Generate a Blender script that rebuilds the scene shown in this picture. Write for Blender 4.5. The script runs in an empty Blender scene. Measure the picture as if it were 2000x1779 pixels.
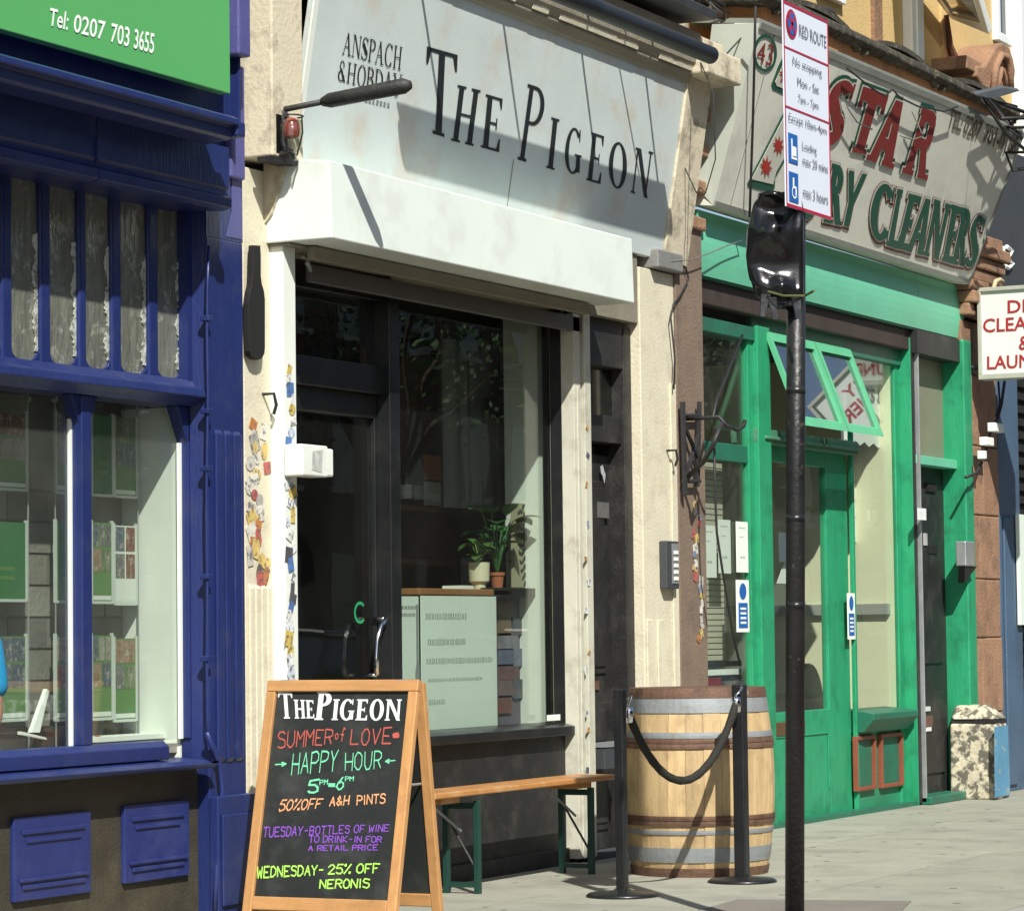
import bpy, math, random
import numpy as np
from mathutils import Vector, Matrix
random.seed(7)
SC = bpy.context.scene
COL = SC.collection
rad = math.radians

# ------------------------------------------------------------------ camera
FPX, CU, CV = 6000.0, 1000.0, 889.5
CAM = np.array([-13.7147, -7.3274, 1.25])
def _rot(a, p, r):
    f = np.array([math.sin(a)*math.cos(p), math.cos(a)*math.cos(p), math.sin(p)])
    r0 = np.array([math.cos(a), -math.sin(a), 0.0]); u0 = np.cross(r0, f)
    rt = r0*math.cos(r)+u0*math.sin(r); up = -r0*math.sin(r)+u0*math.cos(r)
    return np.array([rt, -up, f])
CM = _rot(rad(63.08367567), rad(3.32583289), rad(-0.70351419))
cd = bpy.data.cameras.new('camera'); cam = bpy.data.objects.new('camera', cd); COL.objects.link(cam)
cd.sensor_width = 36; cd.lens = 36*FPX/2000; cd.clip_start = 0.1; cd.clip_end = 2000
mw = Matrix.Identity(4)
for i in range(3):
    mw[i][0] = CM[0][i]; mw[i][1] = -CM[1][i]; mw[i][2] = -CM[2][i]; mw[i][3] = CAM[i]
cam.matrix_world = mw
SC.camera = cam
# ------------------------------------------------------------------ light
SUN = Vector((-1.13, -1.0, 1.48)).normalized()
w = bpy.data.worlds.new('World'); SC.world = w; w.use_nodes = True
nt = w.node_tree; bg = nt.nodes['Background']
sky = nt.nodes.new('ShaderNodeTexSky'); sky.sky_type = 'NISHITA'; sky.sun_disc = False
sky.sun_elevation = math.asin(SUN.z); sky.sun_rotation = math.atan2(SUN.x, SUN.y) % (2*math.pi)
sky.dust_density = 1.2
nt.links.new(sky.outputs[0], bg.inputs[0]); bg.inputs[1].default_value = 0.075
sl = bpy.data.lights.new('sun', 'SUN'); sl.energy = 4.6; sl.angle = rad(0.55); sl.color = (1.0, 0.975, 0.90)
so = bpy.data.objects.new('sun', sl); COL.objects.link(so)
so.rotation_euler = SUN.to_track_quat('Z', 'Y').to_euler()
vs = SC.view_settings; vs.view_transform = 'Standard'; vs.look = 'None'; vs.gamma = 1.0; vs.exposure = 0.5
vs.use_curve_mapping = False

# ------------------------------------------------------------------ geometry helpers
def ray(u, v):
    return CM.T @ np.array([(u-CU)/FPX, (v-CV)/FPX, 1.0])
def at(u, v, y=0.0):
    d = ray(u, v); return CAM + d*(y-CAM[1])/d[1]
def atx(u, v, x):
    d = ray(u, v); return CAM + d*(x-CAM[0])/d[0]
def gr(u, v, z=0.0):
    d = ray(u, v); return CAM + d*(z-CAM[2])/d[2]
def R2(a, b, y):
    p, q = at(a[0], a[1], y), at(b[0], b[1], y)
    return min(p[0], q[0]), max(p[0], q[0]), min(p[2], q[2]), max(p[2], q[2])
def XX(u, v, y): return at(u, v, y)[0]
def ZZ(u, v, y): return at(u, v, y)[2]

class MB:
    def __init__(s): s.v = []; s.f = []; s.m = []
    def add(s, vs, fs, mi=0):
        n = len(s.v); s.v += [tuple(map(float, p)) for p in vs]
        s.f += [tuple(n+i for i in f) for f in fs]; s.m += [mi]*len(fs); return s
    def box(s, x0, x1, y0, y1, z0, z1, mi=0):
        if x0 > x1: x0, x1 = x1, x0
        if y0 > y1: y0, y1 = y1, y0
        if z0 > z1: z0, z1 = z1, z0
        V = [(x, y, z) for z in (z0, z1) for y in (y0, y1) for x in (x0, x1)]
        return s.hexa(V, mi)
    def hexa(s, V, mi=0):
        return s.add(V, [(0,2,3,1),(4,5,7,6),(0,1,5,4),(1,3,7,5),(3,2,6,7),(2,0,4,6)], mi)
    def quad(s, a, b, c, d, mi=0): return s.add([a,b,c,d], [(0,1,2,3)], mi)
    def poly(s, pts, mi=0): return s.add(pts, [tuple(range(len(pts)))], mi)
    def ext(s, yz, x0, x1, mi=0):      # closed yz outline swept along x
        n = len(yz); V = [(x0, y, z) for y, z in yz]+[(x1, y, z) for y, z in yz]
        F = [(i, (i+1) % n, n+(i+1) % n, n+i) for i in range(n)]
        F += [tuple(range(n))[::-1], tuple(range(n, 2*n))]
        return s.add(V, F, mi)
    def slab(s, pts, off, mi=0):       # flat outline given thickness by vector off
        n = len(pts); o = np.array(off, float)
        V = [tuple(p) for p in pts]+[tuple(np.array(p, float)+o) for p in pts]
        F = [(i, (i+1) % n, n+(i+1) % n, n+i) for i in range(n)]
        F += [tuple(range(n))[::-1], tuple(range(n, 2*n))]
        return s.add(V, F, mi)
    def tube(s, pts, r, n=8, mi=0, caps=True):
        P = [np.array(p, float) for p in pts]; k = len(P)
        rs = r if hasattr(r, '__len__') else [r]*k
        rings = []; prev = None
        for i in range(k):
            t = (P[min(i+1, k-1)]-P[max(i-1, 0)]); t = t/(np.linalg.norm(t)+1e-9)
            if prev is None:
                a = np.array([0, 0, 1.0]) if abs(t[2]) < .9 else np.array([1.0, 0, 0])
                e = np.cross(t, a)
            else: e = prev-t*np.dot(prev, t)
            e /= np.linalg.norm(e)+1e-9; prev = e; g = np.cross(t, e)
            rings.append([P[i]+rs[i]*(math.cos(2*math.pi*j/n)*e+math.sin(2*math.pi*j/n)*g) for j in range(n)])
        V = [p for R in rings for p in R]
        F = [(i*n+j, i*n+(j+1) % n, (i+1)*n+(j+1) % n, (i+1)*n+j) for i in range(k-1) for j in range(n)]
        if caps: F += [tuple(range(n))[::-1], tuple((k-1)*n+j for j in range(n))]
        return s.add(V, F, mi)
    def lathe(s, prof, c=(0, 0, 0), n=24, mi=0, a0=0, a1=2*math.pi):
        full = abs(a1-a0-2*math.pi) < 1e-6; m = n if full else n+1
        V = []; F = []
        for r, z in prof:
            for j in range(m):
                a = a0+(a1-a0)*j/n; V.append((c[0]+r*math.cos(a), c[1]+r*math.sin(a), c[2]+z))
        for i in range(len(prof)-1):
            for j in range(n):
                j2 = (j+1) % m if full else j+1
                F.append((i*m+j, i*m+j2, (i+1)*m+j2, (i+1)*m+j))
        if full: F += [tuple(range(m))[::-1], tuple((len(prof)-1)*m+j for j in range(m))]
        return s.add(V, F, mi)
    def disc_x(s, c, r, x0, x1, n=20, mi=0):
        return s.ext([(c[0]+r*math.cos(2*math.pi*i/n), c[1]+r*math.sin(2*math.pi*i/n)) for i in range(n)], x0, x1, mi)

ORG = {}
def _mesh(name, mb, mats, org, smooth):
    me = bpy.data.meshes.new(name)
    o = np.array(org)
    me.from_pydata([tuple(np.array(p)-o) for p in mb.v], [], mb.f)
    for m in (mats if isinstance(mats, (list, tuple)) else [mats]): me.materials.append(m)
    if any(mb.m): me.polygons.foreach_set('material_index', mb.m)
    if smooth: me.polygons.foreach_set('use_smooth', [True]*len(mb.f))
    me.validate(); me.update(); return me
def _bev(o, w, seg=2):
    if w:
        b = o.modifiers.new('bevel', 'BEVEL'); b.width = w; b.segments = seg; b.limit_method = 'ANGLE'; b.angle_limit = rad(35)
def thing(name, label, cat, loc=(0, 0, 0), group=None):
    o = bpy.data.objects.new(name, None); COL.objects.link(o); o.empty_display_size = .1
    o.location = loc; ORG[o.name] = tuple(loc); o['label'] = label; o['category'] = cat
    if group: o['group'] = group
    return o
def part(name, mb, m, parent, smooth=False, bevel=0, label=None, kind=None):
    org = ORG[parent.name]
    o = bpy.data.objects.new(name, _mesh(name, mb, m, org, smooth)); COL.objects.link(o)
    o.parent = parent; ORG[o.name] = org; _bev(o, bevel)
    if label: o['label'] = label
    if kind: o['kind'] = kind
    return o
def solo(name, mb, m, label=None, cat=None, smooth=False, bevel=0, group=None, kind=None):
    a = np.array(mb.v); lo, hi = a.min(0), a.max(0)
    org = ((lo[0]+hi[0])/2, (lo[1]+hi[1])/2, lo[2])
    o = bpy.data.objects.new(name, _mesh(name, mb, m, org, smooth)); COL.objects.link(o)
    o.location = org; ORG[o.name] = org; _bev(o, bevel)
    if label: o['label'] = label
    if cat: o['category'] = cat
    if group: o['group'] = group
    if kind: o['kind'] = kind
    return o
def struct(name, mb, m, smooth=False):
    return solo(name, mb, m, kind='structure', smooth=smooth)

# ------------------------------------------------------------------ materials
def srgb(r, g, b):
    f = lambda c: (c/255/12.92) if c/255 <= .04045 else ((c/255+.055)/1.055)**2.4
    return (f(r), f(g), f(b))
MC = {}
def mat(name, col, rough=.6, var=.12, scale=6, bump=.15, bscale=60, metal=0, spec=.5, dirt=None, dscale=2.5, damt=.35,
        stretch=(1, 1, 1), rand=0, coat=0, dlo=.5, dhi=.7):
    if name in MC: return MC[name]
    m = bpy.data.materials.new(name); m.use_nodes = True; N = m.node_tree.nodes; L = m.node_tree.links
    b = N['Principled BSDF']; b.inputs['Roughness'].default_value = rough; b.inputs['Metallic'].default_value = metal
    b.inputs['Specular IOR Level'].default_value = spec
    if coat: b.inputs['Coat Weight'].default_value = coat; b.inputs['Coat Roughness'].default_value = .15
    tc = N.new('ShaderNodeTexCoord'); mp = N.new('ShaderNodeMapping'); mp.inputs['Scale'].default_value = stretch
    L.new(tc.outputs['Object'], mp.inputs['Vector'])
    n1 = N.new('ShaderNodeTexNoise'); n1.inputs['Scale'].default_value = scale; n1.inputs['Detail'].default_value = 6
    L.new(mp.outputs[0], n1.inputs['Vector'])
    mx = N.new('ShaderNodeMix'); mx.data_type = 'RGBA'
    c = np.array(col)
    mx.inputs[6].default_value = (*np.clip(c*(1-var*1.6), 0, 1), 1); mx.inputs[7].default_value = (*np.clip(c*(1+var*1.6), 0, 1), 1)
    L.new(n1.outputs['Fac'], mx.inputs[0]); out = mx.outputs[2]
    if rand:
        oi = N.new('ShaderNodeObjectInfo'); mr = N.new('ShaderNodeMapRange')
        mr.inputs['To Min'].default_value = 1-rand; mr.inputs['To Max'].default_value = 1+rand
        L.new(oi.outputs['Random'], mr.inputs['Value'])
        vm = N.new('ShaderNodeVectorMath'); vm.operation = 'SCALE'; L.new(out, vm.inputs[0]); L.new(mr.outputs[0], vm.inputs['Scale'])
        out = vm.outputs[0]
    if dirt:
        n2 = N.new('ShaderNodeTexNoise'); n2.inputs['Scale'].default_value = dscale; n2.inputs['Detail'].default_value = 10; n2.inputs['Roughness'].default_value = .65
        L.new(tc.outputs['Object'], n2.inputs['Vector'])
        r2 = N.new('ShaderNodeMapRange'); r2.inputs['From Min'].default_value = dlo; r2.inputs['From Max'].default_value = dhi
        r2.inputs['To Max'].default_value = damt
        L.new(n2.outputs['Fac'], r2.inputs['Value'])
        m2 = N.new('ShaderNodeMix'); m2.data_type = 'RGBA'; m2.inputs[7].default_value = (*dirt, 1)
        L.new(r2.outputs[0], m2.inputs[0]); L.new(out, m2.inputs[6]); out = m2.outputs[2]
    L.new(out, b.inputs['Base Color'])
    if bump:
        n3 = N.new('ShaderNodeTexNoise'); n3.inputs['Scale'].default_value = bscale; n3.inputs['Detail'].default_value = 4
        L.new(mp.outputs[0], n3.inputs['Vector'])
        bp = N.new('ShaderNodeBump'); bp.inputs['Strength'].default_value = bump; bp.inputs['Distance'].default_value = .01
        L.new(n3.outputs['Fac'], bp.inputs['Height']); L.new(bp.outputs[0], b.inputs['Normal'])
        rr = N.new('ShaderNodeMapRange'); rr.inputs['To Min'].default_value = max(rough-.12, .02); rr.inputs['To Max'].default_value = min(rough+.12, 1)
        L.new(n1.outputs['Fac'], rr.inputs['Value']); L.new(rr.outputs[0], b.inputs['Roughness'])
    MC[name] = m; return m
def glass(name, tint=(.9, .95, .92), rough=.0, extra=.0, wavy=0.0, dust=.03):
    if name in MC: return MC[name]
    m = bpy.data.materials.new(name); m.use_nodes = True; N = m.node_tree.nodes; L = m.node_tree.links
    N.remove(N['Principled BSDF']); o = N['Material Output']
    t = N.new('ShaderNodeBsdfTransparent'); t.inputs[0].default_value = (*tint, 1)
    g = N.new('ShaderNodeBsdfGlossy'); g.inputs['Roughness'].default_value = rough
    lw = N.new('ShaderNodeLayerWeight'); lw.inputs[0].default_value = .5
    pw = N.new('ShaderNodeMath'); pw.operation = 'POWER'; pw.inputs[1].default_value = 5.0; L.new(lw.outputs['Facing'], pw.inputs[0])
    ad = N.new('ShaderNodeMath'); ad.operation = 'MULTIPLY_ADD'; ad.inputs[1].default_value = .95; ad.inputs[2].default_value = .042+extra
    ad.use_clamp = True
    L.new(pw.outputs[0], ad.inputs[0])
    dd = N.new('ShaderNodeBsdfDiffuse'); dd.inputs[0].default_value = (.55, .58, .52, 1)
    tcd = N.new('ShaderNodeTexCoord'); nd = N.new('ShaderNodeTexNoise'); nd.inputs['Scale'].default_value = 1.7; nd.inputs['Detail'].default_value = 7; L.new(tcd.outputs['Object'], nd.inputs['Vector'])
    md = N.new('ShaderNodeMapRange'); md.inputs['From Min'].default_value = .35; md.inputs['From Max'].default_value = .72; md.inputs['To Min'].default_value = dust*.35; md.inputs['To Max'].default_value = dust*1.8
    L.new(nd.outputs['Fac'], md.inputs['Value'])
    m0 = N.new('ShaderNodeMixShader'); L.new(md.outputs[0], m0.inputs[0]); L.new(t.outputs[0], m0.inputs[1]); L.new(dd.outputs[0], m0.inputs[2])
    mx = N.new('ShaderNodeMixShader'); L.new(ad.outputs[0], mx.inputs[0]); L.new(m0.outputs[0], mx.inputs[1]); L.new(g.outputs[0], mx.inputs[2])
    L.new(mx.outputs[0], o.inputs[0])
    if wavy:
        tc = N.new('ShaderNodeTexCoord'); n = N.new('ShaderNodeTexNoise'); n.inputs['Scale'].default_value = 1.3; n.inputs['Detail'].default_value = 1
        L.new(tc.outputs['Object'], n.inputs['Vector']); bp = N.new('ShaderNodeBump'); bp.inputs['Strength'].default_value = wavy; bp.inputs['Distance'].default_value = .02
        L.new(n.outputs['Fac'], bp.inputs['Height']); L.new(bp.outputs[0], g.inputs['Normal'])
    MC[name] = m; return m

K = dict(dirt=(.03, .028, .022))
BLUE = mat('blue paint', (.015, .026, .118), .36, .16, 3, .22, 26, dirt=(.045, .055, .11), damt=.55, dscale=6, dlo=.52, dhi=.75, stretch=(2.5, 2.5, .6))
FBLUE = mat('faded blue paint', (.085, .085, .25), .55, .12, 5, .2, 50)
BLUEP = mat('blue panel paint', (.019, .030, .140), .4, .10, 5, .15, 50, dirt=(.12, .12, .22), damt=.25)
BROWNST = mat('dark brown stone', (.045, .038, .026), .6, .25, 5, .5, 70, dirt=(.10, .09, .05), damt=.4)
CREAM = mat('cream masonry paint', (.66, .61, .46), .7, .06, 4, .3, 60, dirt=(.25, .19, .12), damt=.28, dscale=7)
CREAMD = mat('weathered cream paint', (.64, .57, .42), .8, .10, 5, .35, 45, dirt=(.18, .15, .11), damt=.8, dscale=5, dlo=.5, dhi=.66)
WHITE = mat('white enamel', (.78, .82, .75), .4, .03, 2, .05, 20, dirt=(.40, .36, .24), damt=.30, dscale=1.6)
WHITEC = mat('cream white shutter box', (.74, .80, .74), .42, .03, 1.5, .08, 8, dirt=(.42, .42, .34), damt=.5, dscale=3.2, dlo=.5, dhi=.78)
def mk_signboard():
    m = mat('pale grey painted board', (.57, .64, .62), .5, .07, 3, .12, 35, dirt=(.55, .46, .37), damt=.75, dscale=2.4, dlo=.52, dhi=.70)
    return m
SIGNB = mk_signboard()
BLACKP = mat('black gloss paint', (.012, .013, .014), .33, .25, 6, .1, 30, dirt=(.05, .045, .035), damt=.4, dscale=4)
BLACKW = mat('worn black paint', (.016, .016, .016), .55, .3, 8, .3, 60, dirt=(.07, .065, .055), damt=.5, dscale=5)
CHAR = mat('charcoal fascia', (.045, .05, .055), .6, .1, 4, .2, 50)
SOFFIT = mat('dirty soffit', (.22, .20, .15), .8, .2, 5, .3, 40)
GREEN = mat('green gloss paint', (.022, .29, .135), .42, .16, 4, .3, 22, dirt=(.012, .12, .055), damt=.65, dscale=5, dlo=.50, dhi=.72, stretch=(3, 3, .5))
GREEND = mat('dark green paint', (.018, .14, .085), .45, .15, 4, .25, 30, dirt=(.04, .07, .045), damt=.6, dscale=6)
TEAL = mat('weathered mint fascia', (.14, .50, .32), .5, .06, 3, .1, 20, dirt=(.09, .30, .20), damt=.35, dscale=1.3)
REDM = mat('red moulding paint', (.24, .065, .035), .5, .15, 8, .2, 50)
BROWNP = mat('brown painted render', (.20, .145, .105), .8, .12, 5, .5, 60, dirt=(.08, .06, .05), damt=.5, dscale=4)
BRICKB = mat('weathered terracotta', (.30, .17, .10), .85, .22, 6, .8, 45, dirt=(.08, .06, .045), damt=.6, dscale=5, rand=.12)
OCHRE = mat('ochre render', (.62, .44, .19), .85, .08, 6, .4, 80, dirt=(.35, .25, .12), damt=.4, dscale=6)
ORANGE = mat('orange render', (.50, .23, .09), .85, .10, 6, .4, 60, dirt=(.12, .08, .05), damt=.6, dscale=5)
MOSS = mat('dirty mossy ledge', (.05, .045, .032), .9, .35, 9, 1.0, 30, dirt=(.20, .18, .12), damt=.7, dscale=14)
LEAD = mat('old lead', (.10, .11, .12), .6, .2, 6, .4, 30, metal=.3)
SLATE = mat('slate blue paint', (.07, .12, .19), .5, .12, 5, .15, 40, dirt=(.03, .04, .06), damt=.5)
SILVER = mat('brushed aluminium', (.45, .47, .47), .42, .12, 8, .1, 60, metal=.6)
CHROME = mat('chrome', (.8, .8, .8), .12, .03, 5, 0, metal=1)
GALV = mat('galvanised hoop', (.27, .29, .30), .62, .14, 9, .2, 60, metal=.25, dirt=(.22, .15, .10), damt=.5, dscale=8)
RUSTH = mat('rusty hoop', (.16, .09, .06), .7, .35, 14, .4, 80, metal=.3, dirt=(.05, .03, .02), damt=.6, dscale=12)
STAVE = mat('oak stave', (.52, .37, .19), .6, .22, 5, .35, 30, stretch=(7, 7, .8), rand=.16, dirt=(.20, .12, .06), damt=.5, dscale=6)
OAKD = mat('dark oak barrel head', (.14, .07, .04), .7, .2, 6, .3, 40, stretch=(1, 8, 1))
PINE = mat('varnished pine', (.50, .26, .10), .45, .16, 4, .2, 25, stretch=(10, 10, 1.2), rand=.08, dirt=(.22, .10, .04), damt=.35, dscale=7)
PINEY = mat('varnished pine rail', (.50, .26, .10), .45, .16, 4, .2, 25, stretch=(10, 1.2, 10), rand=.08, dirt=(.22, .10, .04), damt=.35, dscale=7)
BENCHW = mat('orange varnished bench wood', (.48, .22, .07), .35, .16, 4, .15, 25, stretch=(1, 10, 10), dirt=(.62, .42, .22), damt=.6, dscale=6)
DKGREEN = mat('dark green steel', (.01, .045, .035), .4, .15, 6, .1, 40)
CHALKB = mat('blackboard', (.018, .021, .020), .5, .25, 3, .1, 30, dirt=(.085, .09, .085), damt=.55, dscale=5.5, dlo=.5, dhi=.8)
ROPE = mat('black rope', (.018, .016, .012), .8, .3, 20, .8, 120)
CABLE = mat('black cable', (.02, .02, .02), .6, .2, 8, 0)
GREYC = mat('grey cable', (.16, .16, .15), .6, .2, 8, 0)
BINBAG = mat('black bin bag plastic', (.010, .010, .011), .20, .2, 8, .5, 9, spec=.6)
IRON = mat('black ironwork', (.02, .02, .022), .55, .3, 10, .3, 60)
PAPER = mat('white paper', (.78, .82, .76), .7, .02, 3, 0)
PAPERG = mat('pale green white poster', (.70, .78, .70), .6, .03, 3, 0)
INK = mat('grey print', (.25, .27, .26), .8, .05, 3, 0)
INKD = mat('black lettering paint', (.016, .018, .02), .5, .1, 3, 0)
TXTW = mat('white print', (.85, .87, .84), .6, .02, 3, 0)
SIGNG = mat('estate green sign face', (.10, .40, .12), .35, .03, 1, 0)
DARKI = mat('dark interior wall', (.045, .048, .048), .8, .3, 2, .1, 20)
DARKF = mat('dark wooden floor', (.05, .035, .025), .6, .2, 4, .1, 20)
RENDERG = mat('grey reflected wall panel', (.21, .205, .175), .85, .2, 4, .5, 30, rand=.15)  # grey tone imitates a street wall reflected in the estate window
WINWALL = mat('white painted return', (.72, .76, .68), .6, .03, 3, .1, 20)
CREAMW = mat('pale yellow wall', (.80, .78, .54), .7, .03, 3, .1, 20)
GLASS = glass('window glass', (.95, .975, .955), extra=.02, wavy=.10, dust=.028)
GLASSC = glass('cleaners window glass', (.95, .975, .955), extra=.0, wavy=.10, dust=.018)
GLASSD = glass('dusky window glass', (.90, .935, .91), extra=.02, wavy=.12, dust=.006)

# ------------------------------------------------------------------ lettering
def serif_glyph(ch, st=.17, th=.05, sf=.045):
    """list of convex quads in a box of height 1; returns (polys, width)"""
    P = []
    def q(*a): P.append([(a[i], a[i+1]) for i in range(0, 8, 2)])
    def rect(x0, y0, x1, y1): q(x0, y0, x1, y0, x1, y1, x0, y1)
    def stem(x, y0=0, y1=1, t=None, s0=True, s1=True, e=.07):
        t = st if t is None else t
        rect(x, y0, x+t, y1)
        if s0: rect(x-e, y0, x+t+e, y0+sf)
        if s1: rect(x-e, y1-sf, x+t+e, y1)
    def diag(x0, y0, x1, y1, t):
        q(x0, y0, x0+t, y0, x1+t, y1, x1, y1)
    def ring(cx, cy, rx, ry, a0, a1, tx=None, ty=None, n=14):
        tx = st if tx is None else tx; ty = th if ty is None else ty
        for i in range(n):
            a = math.radians(a0+(a1-a0)*i/n); b = math.radians(a0+(a1-a0)*(i+1)/n)
            q(cx+rx*math.cos(a), cy+ry*math.sin(a), cx+rx*math.cos(b), cy+ry*math.sin(b),
              cx+(rx-tx)*math.cos(b), cy+(ry-ty)*math.sin(b), cx+(rx-tx)*math.cos(a), cy+(ry-ty)*math.sin(a))
    if ch == 'T':
        stem(.31, s1=False); rect(0, 1-th, .79, 1); q(0, 1, .0, .80, .05, .80, .13, 1); q(.79, 1, .66, 1, .74, .80, .79, .80); return P, .79
    if ch == 'H': stem(.07); stem(.56); rect(.2, .5-th/2, .6, .5+th/2); return P, .80
    if ch in 'EFL':
        stem(.07, s1=True)
        if ch != 'F': rect(.07, 0, .60, th); q(.60, 0, .60, .24, .56, .24, .48, 0)
        if ch != 'L':
            rect(.07, 1-th, .58, 1); q(.58, 1, .46, 1, .54, .80, .58, .80)
            rect(.2, .5-th/2, .44, .5+th/2); rect(.42, .39, .46, .61)
        return P, .62
    if ch == 'I': stem(.07); return P, .31
    if ch in 'PBRD':
        stem(.07)
        if ch == 'D': ring(.24, .5, .50, .5, -90, 90); rect(.15, 0, .26, th); rect(.15, 1-th, .26, 1); return P, .74
        ring(.28, .745, .32, .255, -90, 90); rect(.15, 1-th, .3, 1); rect(.15, .49, .3, .49+th)
        if ch == 'B': ring(.28, .265, .36, .265, -90, 90); rect(.15, 0, .3, th); return P, .64
        if ch == 'R': diag(.50, 0, .26, .5, st); rect(.48, 0, .78, sf); return P, .78
        return P, .60
    if ch in 'OQ': ring(.37, .5, .37, .52, 0, 360, n=28); return P, .74
    if ch in 'GC':
        ring(.38, .5, .38, .52, 42, 322, n=24); rect(.62, .74, .67, 1.0)
        if ch == 'G': rect(.52, .04, .52+st, .42); rect(.44, .40, .76, .40+sf)
        else: rect(.63, .02, .67, .22)
        return P, .76
    if ch == 'N': stem(.06, t=th*1.3); stem(.62, t=th*1.3, s0=False); diag(.60, 0, .06, 1, st*.95); return P, .76
    if ch == 'A':
        diag(0.03, 0, .32, 1, th*1.3); diag(.54, 0, .28, 1, st); rect(.16, .34, .52, .34+th)
        rect(-.04, 0, .16, sf); rect(.46, 0, .78, sf); return P, .76
    if ch == 'S':
        ring(.29, .74, .27, .27, 30, 260, tx=st*.8); ring(.29, .26, .29, .27, -150, 85, tx=st*.8)
        q(.06, .62, .20, .78, .52, .38, .38, .22); rect(.48, .74, .53, .98); rect(.0, .02, .05, .28); return P, .58
    if ch == 'Y':
        diag(.28, .42, -.02, 1, st); diag(.34, .42, .62, 1, th*1.3); rect(.27, 0, .27+st, .5); rect(.18, 0, .54, sf)
        rect(-.09, 1-sf, .22, 1); rect(.54, 1-sf, .78, 1); return P, .74
    if ch == '&':
        ring(.30, .76, .20, .25, -20, 250, tx=.09); ring(.28, .26, .28, .28, 60, 370, tx=.13); q(.50, 0, .68, 0, .30, .62, .16, .62)
        return P, .70
    return P, .35
def serif_text(s, small=.72, gap=.10, **k):
    """capital letters big, lower-case letters as small capitals; unit cap height"""
    x = 0; out = []
    for c in s:
        if c == ' ': x += .32; continue
        p, wd = serif_glyph(c.upper(), **k); sc = 1 if not c.islower() else small
        for q in p: out.append([(x+a*sc, b*sc) for a, b in q])
        x += wd*sc+gap
    return out, x-gap
STK = {'A': "00 38 60|13 53", 'B': "00 08 48 57 55 44 04|44 53 51 40 00", 'C': "67 48 28 06 02 20 40 61", 'D': "00 08 38 66 62 30 00",
 'E': "60 00 08 68|04 44", 'F': "00 08 68|04 44", 'G': "67 48 28 06 02 20 40 62 64 34", 'H': "00 08|60 68|04 64", 'I': "10 18", 'J': "02 10 30 42 48",
 'K': "00 08|68 04 60", 'L': "08 00 60", 'M': "00 08 34 68 60", 'N': "00 08 60 68", 'O': "20 02 06 28 48 66 62 40 20", 'P': "00 08 48 67 65 44 04",
 'R': "00 08 48 67 65 44 04|34 60", 'S': "67 48 18 06 15 54 63 61 40 20 01", 'T': "30 38|08 68", 'U': "08 02 20 40 62 68", 'V': "08 30 68",
 'W': "08 10 35 50 68", 'Y': "08 34 68|34 30", '0': "20 02 06 28 48 66 62 40 20", '2': "06 28 48 66 00 60", '5': "68 18 05 45 63 61 40 10 01",
 '6': "58 25 02 20 40 62 64 45 14 02", '%': "08 18 17 07 08|68 00|51 61 60 50 51", '-': "14 54", '&': "60 16 27 38 46 02 20 63",
 'f': "57 48 38 26 20|04 44", 'o': "10 02 04 25 44 42 30 10", '>': "03 63|45 63 41", '<': "03 63|25 03 21", '*': "03 33 35 05 03|33 53"}
def stroke_text(s, wd=.10, jit=.35, gap=2.2, seed=1, slant=.0):
    rn = random.Random(seed); x = 0; out = []
    for c in s:
        if c == ' ': x += 4.5; continue
        sc = 1.0
        for st in STK[c].split('|'):
            pts = [(x+int(a[0])+rn.uniform(-jit, jit), int(a[1])+rn.uniform(-jit, jit)) for a in st.split()]
            pts = [((a+slant*b)/8, b/8) for a, b in pts]
            for (ax, ay), (bx, by) in zip(pts, pts[1:]):
                l = math.hypot(bx-ax, by-ay)+1e-6; ex, ey = (bx-ax)/l*wd*.35, (by-ay)/l*wd*.35; nx, ny = -(by-ay)/l*wd/2, (bx-ax)/l*wd/2
                out.append([(ax-ex+nx, ay-ey+ny), (ax-ex-nx, ay-ey-ny), (bx+ex-nx, by+ey-ny), (bx+ex+nx, by+ey+ny)])
        x += (2 if c == 'I' else 6)+gap
    return out, (x-gap)/8
_TC = {}
def sans_text(s, bold=0.0, align='LEFT', spacing=1.0):
    key = (s, bold, align, spacing)
    if key in _TC: return _TC[key]
    c = bpy.data.curves.new('t', 'FONT'); c.body = s; c.size = 1; c.offset = bold; c.align_x = align; c.space_character = spacing
    c.resolution_u = 3
    o = bpy.data.objects.new('t', c); COL.objects.link(o)
    dg = bpy.context.evaluated_depsgraph_get(); dg.update()
    me = bpy.data.meshes.new_from_object(o.evaluated_get(dg))
    P = [[(me.vertices[i].co.x, me.vertices[i].co.y) for i in p.vertices] for p in me.polygons]
    bpy.data.objects.remove(o); bpy.data.curves.remove(c); bpy.data.meshes.remove(me)
    _TC[key] = P; return P
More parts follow.
